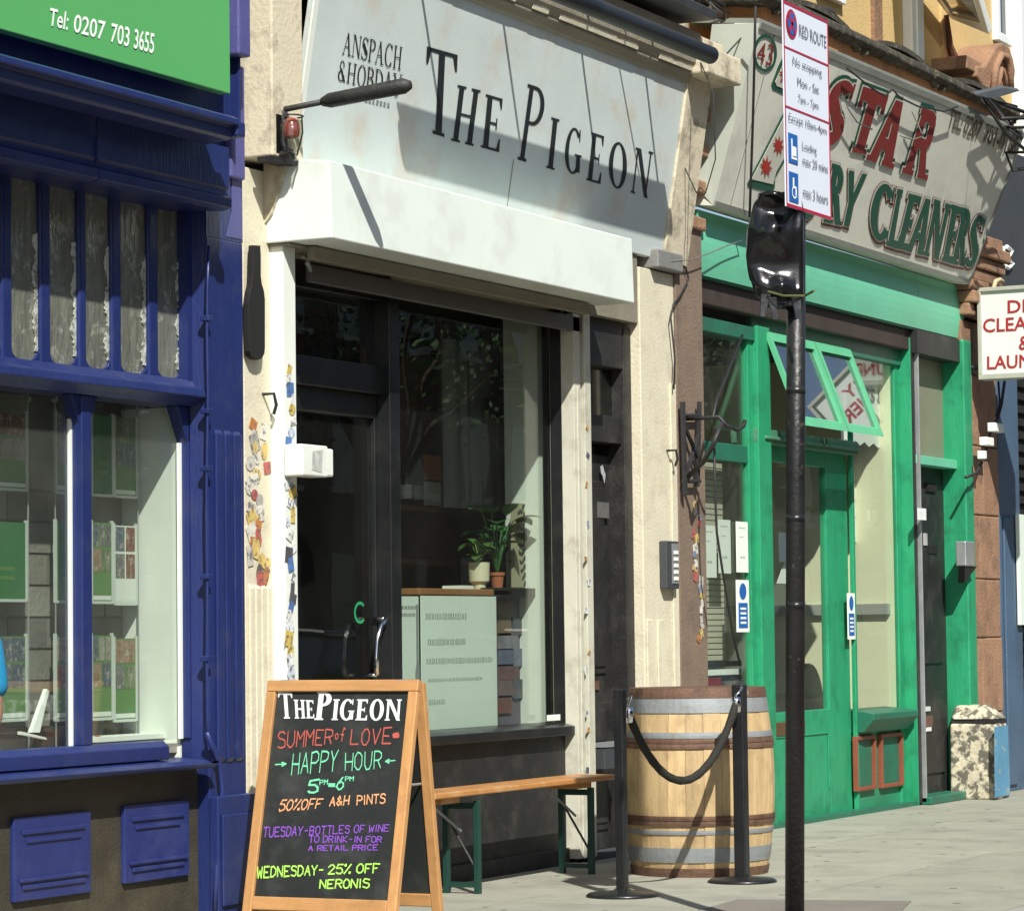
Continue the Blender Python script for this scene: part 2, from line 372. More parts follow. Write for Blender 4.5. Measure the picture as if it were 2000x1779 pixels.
def map_polys(mb, polys, TL, TR, BL, BR, lift, box=None, grow=0, mi=0, jitter=1e-5):
    """lay flat outlines on the patch TL TR BL BR (world points), lift = world offset off the surface"""
    TL, TR, BL, BR, lift = [np.array(p, float) for p in (TL, TR, BL, BR, lift)]
    if box is None:
        a = np.array([p for q in polys for p in q]); x0, y0 = a.min(0); x1, y1 = a.max(0)
    else: x0, y0, x1, y1 = box
    for k, q in enumerate(polys):
        if grow:
            c = np.mean(q, 0); qq = []
            ar = sum(q[i][0]*q[(i+1) % len(q)][1]-q[(i+1) % len(q)][0]*q[i][1] for i in range(len(q)))
            sg = 1 if ar > 0 else -1; n = len(q)
            for i in range(n):
                a = np.array(q[i-1]); b = np.array(q[i]); d = np.array(q[(i+1) % n])
                def nrm(p, r):
                    e = r-p; l = np.hypot(*e)+1e-9; return np.array([e[1], -e[0]])/l*sg
                m = nrm(a, b)+nrm(b, d); l = np.hypot(*m)+1e-9; m = m/l*min(1/max(l/2, .5), 1.6)
                qq.append(tuple(b+m*grow))
            q = qq
        W = []
        for x, y in q:
            s = (x-x0)/(x1-x0); t = (y-y0)/(y1-y0)
            W.append((BL*(1-s)+BR*s)*(1-t)+(TL*(1-s)+TR*s)*t+lift*(1+k*.004))
        mb.poly(W, mi)
    return mb
def lettered(name, polys, corners, lift, m, parent, box=None, grow=0, label=None):
    mb = MB(); map_polys(mb, polys, *corners, lift, box, grow); return part(name, mb, m, parent, label=label)
def ycorners(tl, tr, bl, br, y): return [at(*p, y) for p in (tl, tr, bl, br)]

# ================================================================== SETTING
PAVE = mat('pale concrete paving', (.30, .30, .24), .85, .12, 3.5, .6, 90, dirt=(.16, .16, .13), damt=.6, dscale=2.3, rand=.06, dlo=.48, dhi=.72)
PATCH = mat('brown tarmac patch', (.19, .17, .145), .9, .15, 5, .6, 120)
TARM = mat('asphalt road', (.05, .05, .05), .9, .2, 3, .5, 150)
RED = mat('red road line paint', (.35, .03, .02), .6, .2, 8, .2, 60)
OLDBR = mat('opposite dark brick', (.16, .09, .06), .9, .25, 1.5, .2, 10, rand=.2)
pav = struct('pavement', MB().box(-40, 60, -3.05, 6, -.3, -.004), mat('paving joint', (.12, .11, .09), .95, .2, 8, .2, 50))
k = 0
xs = -4.6
rn = random.Random(3)
while xs < 12.4:
    ys = -3.04; wdt = rn.choice([1.6, 1.9, 2.2])
    for d in (1.15, 1.15, 1.0):
        y1 = min(ys+d, .62)
        dz = 0
        part('paving_slab', MB().box(xs+.004, xs+wdt-.004, ys+.004, y1-.004, -.05, dz), PAVE, pav)
        ys += d
    xs += wdt
rn = random.Random(77); gm = MB()
for _ in range(110):
    cx_, cy_, r_ = rn.uniform(-2.6, 9), rn.uniform(-2.9, -.1), rn.uniform(.008, .022)
    gm.add([(cx_+r_*math.cos(a)*rn.uniform(.8, 1.2), cy_+r_*math.sin(a), .0015) for a in np.linspace(0, 6.28, 8)[:-1]], [tuple(range(7))])
part('gum_spots', gm, mat('trodden gum', (.19, .19, .155), .9, .3, 20, 0), pav, kind='stuff')
p0, p1, p2, p3 = gr(1362, 1779), gr(1440, 1757), gr(1780, 1760), gr(1700, 1790)
part('tarmac_patch', MB().slab([tuple(p0+np.array([0,0,.0])), tuple(gr(1300, 1840)), tuple(gr(1690, 1850)), tuple(p2), tuple(p1)], (0, 0, .004)), PATCH, pav)
kb = struct('kerb', MB().box(-40, 60, -3.20, -3.052, -.3, .002), mat('granite kerb', (.30, .29, .26), .8, .15, 9, .4, 80))
rd = struct('road', MB().box(-150, 200, -17.2, -3.202, -.32, -.12), TARM)
for y in (-3.45, -3.65): part('red_line', MB().box(-40, 60, y-.05, y+.05, -.12, -.116), RED, rd)
struct('opposite_pavement', MB().box(-150, 200, -24, -17.21, -.3, 0), mat('far paving', (.30, .29, .25), .85, .1, 2, .3, 60))
struct('ground', MB().box(-400, 500, -400, 400, -1.0, -.40), TARM)

# ================================================================== BLUE SHOP
blue = thing('blue_shopfront', 'blue painted estate agent shopfront left of the cream pilaster with stickers', 'shopfront', (-3.3, .3, 0))
PF = -.03                       # pilaster face
xL = -9.0                       # shopfront goes on outside the picture
xwr = XX(366, 1200, .06)        # right edge of the glazing
xpl = XX(407, 1100, PF); xpr = XX(480, 1300, PF)
part('pilaster', MB().box(xpl, xpr, PF, .10, .0, 3.02), BLUE, blue, bevel=.006)
g = MB()
for i in range(3):
    a = xpl+.05+(xpr-xpl-.08)*i/3; g.ext([(PF-.016, .72), (PF-.016, 2.15), (PF, 2.17), (PF, .70)], a, a+(xpr-xpl)*.2)
part('flute', g, BLUE, blue, bevel=.006)
part('pilaster_base', MB().box(xpl-.01, xpr+.02, PF-.05, PF, 0, .56).box(xpl+.01, xpr-.02, PF-.064, PF-.05, .08, .48), BLUE, blue, bevel=.01)
part('pilaster_head', MB().box(xpl, xpr, PF, .3, 3.02, 3.6), BLUE, blue)
part('faded_patch', MB().slab([(XX(441, 440, PF), PF-.004, ZZ(441, 462, PF)), (xpr-.01, PF-.004, ZZ(441, 462, PF)), (xpr-.01, PF-.004, 3.6), (XX(452, 400, PF), PF-.004, 3.6), (XX(452, 400, PF), PF-.004, 3.15)], (0, .004, 0)), FBLUE, blue)
# splayed reveal between glazing and pilaster
part('reveal', MB().hexa([(xwr+.012, .048, .7), (xpl+.002, PF+.002, .7), (xwr+.012, .10, .7), (xpl+.02, .10, .7), (xwr+.012, .048, 3.2), (xpl+.002, PF+.002, 3.2), (xwr+.012, .10, 3.2), (xpl+.02, .10, 3.2)]), BLUE, blue)
# cable and clips down the pilaster
pts = [at(u, v, PF-.03) for u, v in [(408, 480), (405, 560), (404, 640), (406, 760), (404, 900), (403, 1000), (405, 1150), (404, 1280), (405, 1400), (408, 1440), (425, 1470), (436, 1530), (432, 1600)]]
part('cable', MB().tube(pts, .007, 6), BLUE, blue, smooth=True)
pts = [at(u, v, PF-.035) for u, v in [(404, 1430), (415, 1462), (428, 1490), (434, 1540), (430, 1620), (424, 1690), (420, 1779)]]
part('cable', MB().tube(pts, .012, 6), BLUEP, blue, smooth=True)
for v in (622, 803, 915, 1126, 1286):
    p = at(406, v, PF-.03); part('cable_clip', MB().box(p[0]-.02, p[0]+.02, p[1]-.015, PF, p[2]-.012, p[2]+.012), BLUE, blue, bevel=.004)
# sill
zs1 = ZZ(8, 1499, -.06); zs0 = ZZ(0, 1533, -.10); xse = XX(424, 1500, -.10)
part('sill', MB().ext([(.1, zs1-.02), (-.05, zs1-.03), (-.10, zs1-.055), (-.105, zs0+.02), (-.09, zs0), (.1, zs0)], xL, xse), BLUE, blue, bevel=.006)
part('bottom_rail', MB().ext([(.12, zs1-.02), (.0, zs1-.02), (.0, zs1+.035), (.03, zs1+.06), (.12, zs1+.06)], xL, xse-.22), BLUE, blue, bevel=.004)
ZB = zs1+.06
# stall riser with two panels
part('stall_riser', MB().box(xL, xpl+.0, .03, .3, 0, zs0), BROWNST, blue, bevel=.004)
def panel(a, b):
    x0, x1, z0, z1 = R2(a, b, .02)
    p = part('riser_panel', MB().box(x0, x1, .008, .03, z0, z1), BLUEP, blue, bevel=.004)
    h = z1-z0; wv = x1-x0
    f = MB()
    for zz in (z0+.045, z1-.07): f.box(x0+.05, x1-.05, -.001, .008, zz, zz+.018)
    f.box(x0+.03, x1-.03, -.005, .008, z0+.075, z0+.09); f.box(x0+.08, x1-.08, .0, .008, z1-.105, z1-.09)
    part('moulding', f, BLUEP, p, bevel=.003)
panel((23, 1597), (174, 1741)); panel((239, 1573), (366, 1708)); 
x0, x1, z0, z1 = R2((23, 1597), (174, 1741), .02); dx = XX(239, 1573, .02)-x0
for i in range(1, 5):
    p = part('riser_panel', MB().box(x0-dx*i, x1-dx*i, .008, .03, z0, z1), BLUEP, blue, bevel=.004)
# transom with nosing
zt1 = ZZ(0, 712, .0); zt0 = ZZ(0, 750, .0)
xte = XX(390, 760, .0)
part('transom', MB().ext([(.2, zt1+.04), (.04, zt1+.04), (.02, zt1+.01), (-.03, zt1-.005), (-.035, zt1-.04), (.0, zt0+.02), (.03, zt0), (.2, zt0)], xL, xte), BLUE, blue, bevel=.004)
# main window: mullions, panes
xm0, xm1 = XX(158, 1200, .05), XX(177, 1200, .05)
for i in range(3):
    s = (xwr-xm1)+(xm1-xm0)
    a, b = (xm0-s*2*i if i else xm0), (xm1-s*2*i if i else xm1)
    part('mullion', MB().box(a, b, .04, .13, ZB, zt0).slab([(a-.0, .05, zt0-.12), (a-.06, .05, zt0), (b+.06, .05, zt0), (b, .05, zt0-.12)], (0, .06, 0)), BLUE, blue, bevel=.005)
    part('glazing_bead', MB().box(a-.016, a, .090, .105, ZB, zt0-.1), WHITE, blue)
part('mullion', MB().box(xwr-.0, xwr+.03, .05, .098, ZB, zt0).slab([(xwr, .05, zt0-.16), (xwr-.09, .05, zt0), (xwr+.02, .05, zt0), (xwr+.02, .05, zt0-.16)], (0, .06, 0)), BLUE, blue, bevel=.005)
part('glazing_bead', MB().box(xwr-.022, xwr, .085, .097, ZB, zt0-.16), WHITE, blue)
part('window_pane', MB().box(xm1, xwr, .098, .104, ZB, zt0), GLASS, blue)
part('window_pane', MB().box(xm0-(xwr-xm1)*2, xm0-.018, .098, .104, ZB, zt0), GLASS, blue)
# fanlights
FANG = mat('rippled obscure glass', (.15, .155, .125), .10, .35, 12, 1.0, 22, stretch=(1.8, 1, .45), spec=1.0, dirt=(.42, .44, .38), damt=.7, dscale=16, dlo=.56, dhi=.70)
fan = [(-52, 8), (27, 83), (102, 158), (172, 222), (240, 294), (312, 361)]
zf0 = zt1+.045; zf1 = 3.34
prev = None
for i, (a, b) in enumerate(fan):
    v = 560+a*.1
    x0, x1 = XX(a, v, .06), XX(b, v, .06)
    r = .055
    def fillet(cx, cz, sx, sz):
        P = [(cx, .076, cz)]
        for k in range(5):
            t = math.pi/2*k/4; P.append((cx+sx*r*(1-math.sin(t)), .076, cz+sz*r*(1-math.cos(t))))
        return P
    m = MB()
    for cx, sx in ((x0, 1), (x1, -1)):
        part('frame_corner', MB().slab(fillet(cx, zf0, sx, 1), (0, .02, 0)), BLUE, blue); part('frame_corner', MB().slab(fillet(cx, zf1-.15, sx, -1), (0, .02, 0)), BLUE, blue)
    m.box(x0, x1, .074, .12, zf1-.15, zf1)
    part('fanlight_frame', m, BLUE, blue)
    part('fanlight_pane', MB().box(x0, x1, .09, .10, zf0, zf1-.12), FANG, blue)
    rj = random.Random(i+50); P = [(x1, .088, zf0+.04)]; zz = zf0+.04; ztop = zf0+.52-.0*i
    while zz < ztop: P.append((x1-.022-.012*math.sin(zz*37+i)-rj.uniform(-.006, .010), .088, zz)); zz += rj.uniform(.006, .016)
    P.append((x1, .088, zz)); part('edge_glint', MB().slab(P[::-1], (0, -.004, 0)), mat('painted sun glint on rippled glass', (.48, .50, .43), .3, .35, 14, .8, 40, dirt=(.12, .13, .10), damt=.9, dscale=30, dlo=.5, dhi=.6), blue)  # pale jagged strip paints the sunlit glint refracted at the pane edge
    if i: part('glazing_bar', MB().box(prev, x0, .066, .13, zf0-.01, zf1), BLUE, blue, bevel=.010)
    prev = x1
for i in range(9):
    x1 = XX(-52, 560, .06)-.12-i*.30
    part('fanlight_pane', MB().box(x1-.26, x1, .09, .10, zf0, zf1-.12), FANG, blue); part('glazing_bar', MB().box(x1, x1+.06, .035, .13, zf0-.01, zf1), BLUE, blue)
part('glazing_bar', MB().box(xwr-.02, xwr+.05, .035, .13, zf0-.01, zf1), BLUE, blue)
# fascia, frieze and cornice
FY = -.20
zb = ZZ(448, 412, FY); zt = ZZ(0, 206, FY)+.06; xfe = XX(448, 380, FY)
xj = XX(190, 300, FY)
prof = [(.2, zb+.03), (FY+.03, zb), (FY-.012, zb+.012), (FY-.014, zb+.05), (FY+.004, zb+.065), (FY+.012, zb+.085), (FY, zb+.10), (FY, zt), (.2, zt)]
part('fascia_board', MB().ext(prof, xj+.004, xfe), BLUE, blue, bevel=.003); part('fascia_board', MB().ext(prof, xL, xj-.004), BLUE, blue, bevel=.003)
part('fascia_joint', MB().box(xj-.012, xj+.012, FY-.01, FY+.02, zb+.09, zt-.1), BLUEP, blue)
part('soffit', MB().box(xL, xfe-.02, FY+.05, .3, zb+.015, zb+.03), BLUE, blue)
CY = -.42
zc1 = ZZ(0, 108, CY); zc0 = ZZ(0, 152, CY); xce = XX(466, 235, CY)
part('cornice', MB().ext([(.2, zc1+.05), (-.30, zc1+.03), (CY+.02, zc1+.012), (CY-.005, zc1), (CY-.005, zc1-.025), (CY+.03, zc1-.035), (CY+.03, zc0+.01), (CY+.05, zc0), (-.26, zc0-.01), (-.22, zt-.0), (.2, zt)], xL, xce), BLUE, blue, bevel=.004)
part('cornice_return', MB().box(xce, XX(482, 235, CY), CY+.005, CY+.10, zc1-.07, zc1-.005), BLUE, blue, bevel=.008)
xs0 = XX(452, 100, -.12)
part('sign_surround', MB().box(xs0, XX(470, 50, -.16), -.16, .2, zc1+.05, zc1+1.8).box(xL, xs0, -.10, .2, zc1+.04, zc1+1.8), BLUE, blue, bevel=.005)
part('console_block', MB().box(XX(467, 50, -.2), XX(490, 50, -.2), -.20, .2, ZZ(480, 110, -.2), zc1+1.8), FBLUE, blue, bevel=.01)
part('console_foot', MB().box(XX(452, 200, -.06), XX(479, 200, -.06), -.06, .2, 3.3, ZZ(480, 110, -.2)), FBLUE, blue, bevel=.01)
# rooms behind the glass
zb_ = .43
part('back_panel', MB().box(xL, xwr+.22, .42, .46, .3, 3.3), RENDERG, blue)
part('low_cabinet', MB().box(-5.0, xwr-.25, .34, .40, ZB-.02, ZZ(150, 1425, .34)).box(-5.0, xwr-.22, .325, .40, ZZ(150, 1425, .34), ZZ(150, 1420, .34)+.012), mat('dark desk panel', (.05, .048, .04), .5, .3, 5, 0), blue)
part('return_wall', MB().box(xwr+.004, xwr+.08, .106, .42, .3, zt0), WINWALL, blue)
part('window_floor', MB().box(xL, xwr+.1, .12, .44, ZB-.06, ZB-.02), mat('window shelf', (.30, .29, .24), .6, .1, 3, .1, 20), blue)
part('display_ceiling', MB().box(xL, xwr+.1, .13, .44, zt0+.02, zt0+.05), DARKI, blue)
part('back_wall', MB().box(xL, xwr+.4, .47, .5, 0, 5.4), DARKI, blue)
# block courses on the back panel imitate opposite masonry mirrored in the glass
rn = random.Random(5)
STB = mat('grey reflected masonry', (.19, .185, .155), .85, .22, 5, .5, 40, rand=.35)
z = ZB
row = 0
while z < zt0-.05:
    x = -4.45+(.14 if row % 2 else 0)
    while x < xwr:
        part('pier_or_reflected_block', MB().box(x, min(x+.275, xwr+.02), .405, .42, z, z+.125), STB, blue); x += .285
    z += .135; row += 1

# green fascia sign
GY = -.22
xg1 = XX(450, 180, GY); zg0 = ZZ(450, 184, GY)
gs = thing('green_shop_sign', 'large green estate agent fascia sign with white telephone number above blue shopfront', 'shop sign', (-3.5, GY, zg0))
part('sign_face', MB().box(xL, xg1, GY, -.165, zg0, zg0+1.3), SIGNG, gs, bevel=.004)
for s_, f0, f1 in (('Tel:', 0, .175), ('0207', .225, .52), ('703', .575, .755), ('3655', .80, 1.0)):
    C4 = ycorners((97, 16), (301, 66), (93, 50), (299, 106), GY); L4 = lambda a, b, t: a*(1-t)+b*t
    part('telephone_number', map_polys(MB(), sans_text(s_, bold=.012), L4(C4[0], C4[1], f0), L4(C4[0], C4[1], f1), L4(C4[2], C4[3], f0), L4(C4[2], C4[3], f1), (0, -.003, 0)), TXTW, gs)

# ================================================================== PIGEON SHOP
pig = thing('bar_shopfront', 'black bar shopfront with cream pilasters and white shutter box in the middle of the picture', 'shopfront', (.4, .3, 0))
pxl, pxr = -1.945, XX(531, 1000, 0)
part('pilaster', MB().box(pxl, pxr, 0, .35, 0, 3.38), CREAM, pig, bevel=.006)
f = MB()
zf = ZZ(500, 1140, 0)
for i in range(4):
    a = pxl+.02+(pxr-pxl-.03)*i/4; f.ext([(-.014, .3), (-.014, zf-.02), (0, zf), (0, .28)], a, a+.042)
part('flute', f, CREAM, pig, bevel=.005)
# console over the left pilaster
xc0, xc1 = XX(532, 200, -.15), XX(592, 200, -.15); zc = ZZ(530, 303, -.15)
part('console', MB().box(xc0, xc1, -.15, .3, zc, 5.4), CREAMD, pig, bevel=.008)
part('console_bracket', MB().slab([(pxr-.05, -.0, zc-.28), (pxr-.05, -.04, zc-.24), (pxr-.05, -.13, zc), (pxr-.05, 0, zc)], (.045, 0, 0)), CREAMD, pig)
# shutter box
BX0, BX1, BY, BZ0, BZ1 = XX(648, 400, -.35), XX(1239, 560, -.35), -.35, 3.05, 3.405
bx = part('shutter_box', MB().slab([(BX0, BY, BZ0), (BX0, BY+.01, BZ1), (BX0, .0, BZ1+.035), (BX0, 0, BZ0)], (BX1-BX0, 0, 0)), WHITEC, pig, bevel=.006)
part('lintel', MB().box(-1.6, XX(1254, 900, 0)-.004, .012, .3, 3.032, 3.44), SOFFIT, pig)
part('soffit_rail', MB().box(XX(600, 490, -.12), XX(1140, 610, -.12), -.16, -.12, 2.985, 3.045).box(BX0+.02, BX1-.02, -.12, .1, 3.035, 3.047), SOFFIT, pig, bevel=.003)
part('shutter_edge', MB().box(XX(600, 500, -.03), XX(1138, 612, -.03), -.05, -.02, 2.90, 2.985), mat('dull shutter slat', (.13, .125, .11), .5, .15, 5, .2, 30, metal=.3), pig, bevel=.004)
part('shutter_latch', MB().tube([at(590, 500, -.03), at(600, 505, -.05), at(606, 530, -.05), at(598, 512, -.05)], .01, 6), SILVER, pig)
# white shutter guide on the left, lit cheek and stickered face
gxl, gxr = pxr, XX(580, 900, -.07)
part('shutter_guide', MB().box(gxl, gxr, -.07, .12, 0, 3.05), WHITE, pig, bevel=.004)
# right rails
RAILW = mat('yellowed white rail', (.56, .55, .45), .5, .08, 4, .1, 30, dirt=(.28, .25, .18), damt=.6, dscale=7)
ra, rb = XX(1121, 1000, -.04), XX(1134, 1000, -.04)
part('shutter_guide', MB().box(ra, rb, -.05, .1, 0.03, 3.0).box(ra+.03, ra+.05, -.058, -.05, .03, 2.6), RAILW, pig, bevel=.003)
rc, rd_ = XX(1142, 1000, -.05), XX(1154, 1000, -.05)
part('shutter_guide', MB().box(rc, rd_, -.06, .1, 0.03, 3.02), RAILW, pig, bevel=.003)
part('guide_gap', MB().box(rb, rc, .02, .12, 0, 3.03), BLACKW, pig)
# window
WY = .10
wl, wr = XX(772, 1200, WY), XX(1085, 1200, WY)
zsill = ZZ(900, 1428, .0)
part('window_pane', MB().box(wl, wr, WY, WY+.006, zsill, 2.95), GLASSD, pig)
part('window_post', MB().box(wr, ra-.002, .026, .098, zsill-.04, 3.02), BLACKP, pig, bevel=.004)
part('sill', MB().ext([(.14, zsill+.01), (.02, zsill), (-.03, zsill-.012), (-.03, zsill-.06), (.14, zsill-.06)], XX(780, 1440, 0), ra), BLACKP, pig, bevel=.004)
part('stall_riser', MB().box(XX(775, 1500, .03), ra, .03, .2, 0, zsill-.05).box(XX(775, 1500, .02), ra, .012, .03, 0, .09), BLACKW, pig, bevel=.004)
# double door on the left
DY = .14
dl, dr = gxr, XX(772, 1200, WY)
d1 = XX(722, 1000, DY)
ztr = ZZ(650, 745, DY)
part('door_frame', MB().box(dr-.10, dr, .06, .2, 0, 3.0).box(dl, dl+.05, .1, .2, 0, 3.0).box(dl, dr, .10, .2, ztr-.04, ztr+.10).box(dl, dr, .1, .2, 2.9, 3.03), BLACKP, pig, bevel=.006)
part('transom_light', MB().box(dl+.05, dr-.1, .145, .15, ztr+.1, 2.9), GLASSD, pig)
door = part('door', MB().box(dl+.05, dl+.20, .14, .19, .0, ztr-.04).box(d1+.06, dr-.10, .14, .19, 0, ztr-.04).box(dl+.2, d1+.06, .14, .19, 0, .62).box(dl+.2, d1+.06, .14, .19, ztr-.16, ztr-.04), BLACKP, pig, bevel=.006)
part('door_pane', MB().box(dl+.2, d1+.06, .165, .17, .62, ztr-.16), GLASSD, door)
hp = [at(u, v, .08) for u, v in [(754, 1208), (744, 1222), (737, 1250), (735, 1285), (736, 1318)]]
part('handle', MB().tube(hp, .013, 8).tube([hp[0], hp[0]+np.array([0, .07, 0])], .01, 6).tube([hp[-1], hp[-1]+np.array([0, .07, 0])], .01, 6), CHROME, door, smooth=True)
GLO = mat('green vinyl sticker', (.02, .30, .12), .5, .05, 4, 0)
m = MB(); c = at(703, 1196, .135)
m.add([(c[0]+.06*math.cos(a)*r, .134, c[2]+.055*math.sin(a)*r) for a in [math.pi*(.25+1.5*i/10) for i in range(11)] for r in (1, .72)], [(2*i, 2*i+1, 2*i+3, 2*i+2) for i in range(10)])
part('sticker', m, GLO, door)
def stickers(prefix, n, u0, u1, v0, v1, y, parent, seed, sz=(.03, .06), lift=.002, side=None, cols=None):
    rn = random.Random(seed)
    cols = cols or [(.62, .60, .52), (.66, .64, .56), (.5, .48, .42), (.62, .45, .14), (.45, .17, .05), (.45, .10, .08), (.20, .24, .32), (.10, .09, .08), (.55, .42, .16), (.34, .33, .30)]
    for i in range(n):
        u = rn.uniform(u0, u1); v = v0+(v1-v0)*(i+rn.uniform(-.3, .3))/max(n-1, 1)
        p = at(u, v, y); w_, h_ = rn.uniform(*sz), rn.uniform(*sz)*1.1; a = rn.uniform(-.5, .5)
        ca, sa = math.cos(a), math.sin(a)
        shp = ((-w_/2, -h_/2), (w_/2, -h_/2), (w_/2, h_/2), (-w_/2, h_/2)) if rn.random() < .68 else [(w_*.5*math.cos(6.283*k/10), h_*.5*math.sin(6.283*k/10)) for k in range(10)]
        q = [(p[0]+ca*x-sa*z, y-lift-i*.00006, p[2]+sa*x+ca*z) for x, z in shp]
        c = rn.choice(cols); cm = mat('sticker '+str(cols.index(c))+prefix, c, .6, .25, 28, .1, 40, dirt=(.08, .08, .09), damt=.8, dscale=38, dlo=.52, dhi=.58)
        part('sticker', MB().slab(q, (0, lift*.9, 0)), cm, parent)
stickers('a', 30, 486, 522, 832, 1135, -.002, pig, 4, sz=(.04, .085))
stickers('b', 30, 561, 575, 720, 1310, -.072, pig, 8, sz=(.03, .07), cols=[(.7, .75, .8), (.45, .52, .62), (.6, .66, .72), (.08, .17, .4), (.6, .45, .12), (.08, .08, .09), (.7, .7, .68)])
stickers('c', 12, 1143, 1151, 830, 1500, -.062, pig, 12, sz=(.02, .04), cols=[(.7, .75, .8), (.3, .36, .5), (.5, .3, .12), (.08, .1, .14), (.1, .25, .45)])
# side door
SY = .16
sxl, sxr = rd_, XX(1254, 900, 0)
part('side_door_frame', MB().box(sxl, sxl+.06, .06, .25, 0, 3.0).box(sxr-.10, sxr, .06, .25, 0, 3.0).box(sxl+.061, sxr-.101, .066, .25, 2.76, 3.03).box(sxl+.061, sxr-.101, .08, .25, ZZ(1200, 850, .1)-.05, ZZ(1200, 815, .1)), BLACKW, pig, bevel=.006)
zl1, zl0 = ZZ(1200, 668, .14), ZZ(1200, 815, .14)
part('side_fanlight', MB().box(sxl+.06, sxr-.1, .14, .146, zl0, zl1), glass('grimy fanlight glass', (.5, .52, .45), rough=.15, extra=.08), pig)
part('side_fanlight_blind', MB().box(sxl+.06, sxr-.1, .24, .25, zl0-.1, zl1+.1), mat('dingy blind', (.42, .40, .30), .8, .15, 2, 0), pig)
zd1 = ZZ(1200, 872, .1)
sd = part('side_door', MB().box(sxl+.06, sxr-.10, SY, SY+.05, .03, zd1-.05), BLACKW, pig, bevel=.004)
for z0, z1 in ((.14, .50), (.60, .86), (1.02, zd1-.20)):
    part('moulded_panel', MB().box(sxl+.17, sxr-.20, SY-.012, SY, z0, z1).box(sxl+.20, sxr-.23, SY-.022, SY-.012, z0+.04, z1-.04), BLACKW, sd, bevel=.006)
x0, x1, z0, z1 = R2((1169, 980), (1191, 1012), SY-.03); part('notice', MB().box(x0, x1, SY-.027, SY-.022, z0, z1), mat('grey plate', (.12, .12, .115), .5, .2, 30, 0), sd)
x0, x1, z0, z1 = R2((1174, 908), (1184, 944), SY-.03); part('torn_paper', MB().slab([(x0, SY-.024, z1-.01), (x0+.03, SY-.024, z1), (x1-.02, SY-.024, z1-.03), (x1, SY-.024, z0+.05), (x0+.05, SY-.024, z0), (x0+.03, SY-.024, z0+.04), (x0+.012, SY-.024, z1-.05)][::-1], (0, -.003, 0)), mat('torn grey paper', (.40, .41, .40), .8, .3, 30, 0), sd)
part('letter_slot', MB().box(sxl+.25, sxr-.3, SY-.01, SY, .93, .98), mat('dull brass', (.25, .14, .08), .45, .2, 20, .1, 40, metal=.6), sd)
part('threshold', MB().box(sxl, sxr, -.0, .3, 0, .03), CHAR, pig)
# meter box by the side door
x0, x1, z0, z1 = R2((1162, 1452), (1206, 1498), .0)
mbx = thing('meter_box', 'small dark wall box with a chrome edge low beside the black side door', 'box', ((x0+x1)/2, 0, z0))
part('body', MB().box(x0, x1, -.06, .06, z0, z1), CHAR, mbx, bevel=.006); part('cap', MB().box(x0-.006, x1+.01, -.066, .0, z1-.02, z1+.006).box(x1-.05, x1-.01, -.068, -.058, z0+.02, z1-.02), SILVER, mbx)
# right pilaster
qxl, qxr = sxr, XX(1322, 1000, 0)
part('pilaster', MB().box(qxl, qxr, -.0, .35, 0, 3.36), CREAM, pig, bevel=.006)
part('pilaster_strip', MB().box(qxr-.09, qxr-.01, -.012, 0, .1, ZZ(1310, 750, 0)).box(qxl+.17, qxl+.26, -.010, 0, .1, ZZ(1280, 1210, 0)).box(qxl+.02, qxl+.10, -.010, 0, .1, ZZ(1280, 1210, 0)), CREAM, pig, bevel=.004)
p = at(1300, 515, -.03); part('pilaster_collar', MB().box(p[0]-.17, qxr+.02, -.06, .3, p[2]-.04, p[2]+.07), mat('grey lead collar', (.2, .2, .19), .7, .2, 8, .3, 40), pig, bevel=.01)
# right console leaning with the sign, and its cap
Z0c, Z1c = 3.42, 4.50
part('console', MB().ext([(.3, Z0c), (-.02, Z0c), (-.20, Z1c), (.3, Z1c)], 2.675, 3.02), CREAMD, pig, bevel=.006)
part('console_cap', MB().box(2.62, 3.14, -.34, .3, Z1c, Z1c+.16).box(2.70, 3.06, -.26, .3, Z1c+.16, Z1c+.24), CREAMD, pig, bevel=.01)
# sheltered cornice with flaking paint
part('cornice', MB().ext([(.3, 4.44), (-.20, 4.46), (-.235, 4.50), (-.235, 4.52), (-.27, 4.56), (-.29, 4.74), (.3, 4.80)], xc1, 2.66), mat('bare render', (.26, .23, .17), .9, .15, 5, .6, 50, dirt=(.12, .10, .07), damt=.5), pig, bevel=.006)
rn = random.Random(11); x = -.3
while x < 2.60:
    wv = rn.uniform(.10, .2)
    if rn.random() < .86:
        n = 6; P = []
        for i in range(n+1): P.append((x+wv*i/n, -.241, 4.515))
        for i in range(n, -1, -1): P.append((x+wv*i/n, -.252, 4.548+rn.uniform(0, .022)))
        part('paint_flake', MB().slab(P, (0, -.006, 0)), CREAM, pig)
    x += wv
# wall above, flashing and clutter
part('flashing', MB().ext([(.35, 4.80), (-.40, 4.80), (-.42, 4.845), (-.2, 4.92), (.35, 5.1)], xc1, 2.62), LEAD, pig, bevel=.004)
UBR = mat('sooty brick', (.10, .075, .05), .9, .35, 9, .8, 60, dirt=(.03, .03, .03), damt=.6, dscale=8, rand=.3)
part('upper_wall', MB().box(-2.5, 3.05, .31, .34, 3.3, 4.45), BROWNST, pig)
part('upper_wall', MB().box(-2.4, 3.05, .35, .6, 4.4, 8.6), mat('sooty mortar', (.08, .075, .065), .95, .2, 8, .3, 60), pig)
z = 4.9
r_ = 0
while z < 5.5:
    x = .2+(.11 if r_ % 2 else 0)
    while x < 2.9:
        part('brick', MB().box(x, x+.205, .34, .36, z, z+.062), UBR, pig); x += .217
    z += .075; r_ += 1
part('chimney_pier', MB().box(2.78, 3.02, -.05, .6, 4.60, 8.6), CREAMD, pig, bevel=.01)
rn = random.Random(2)
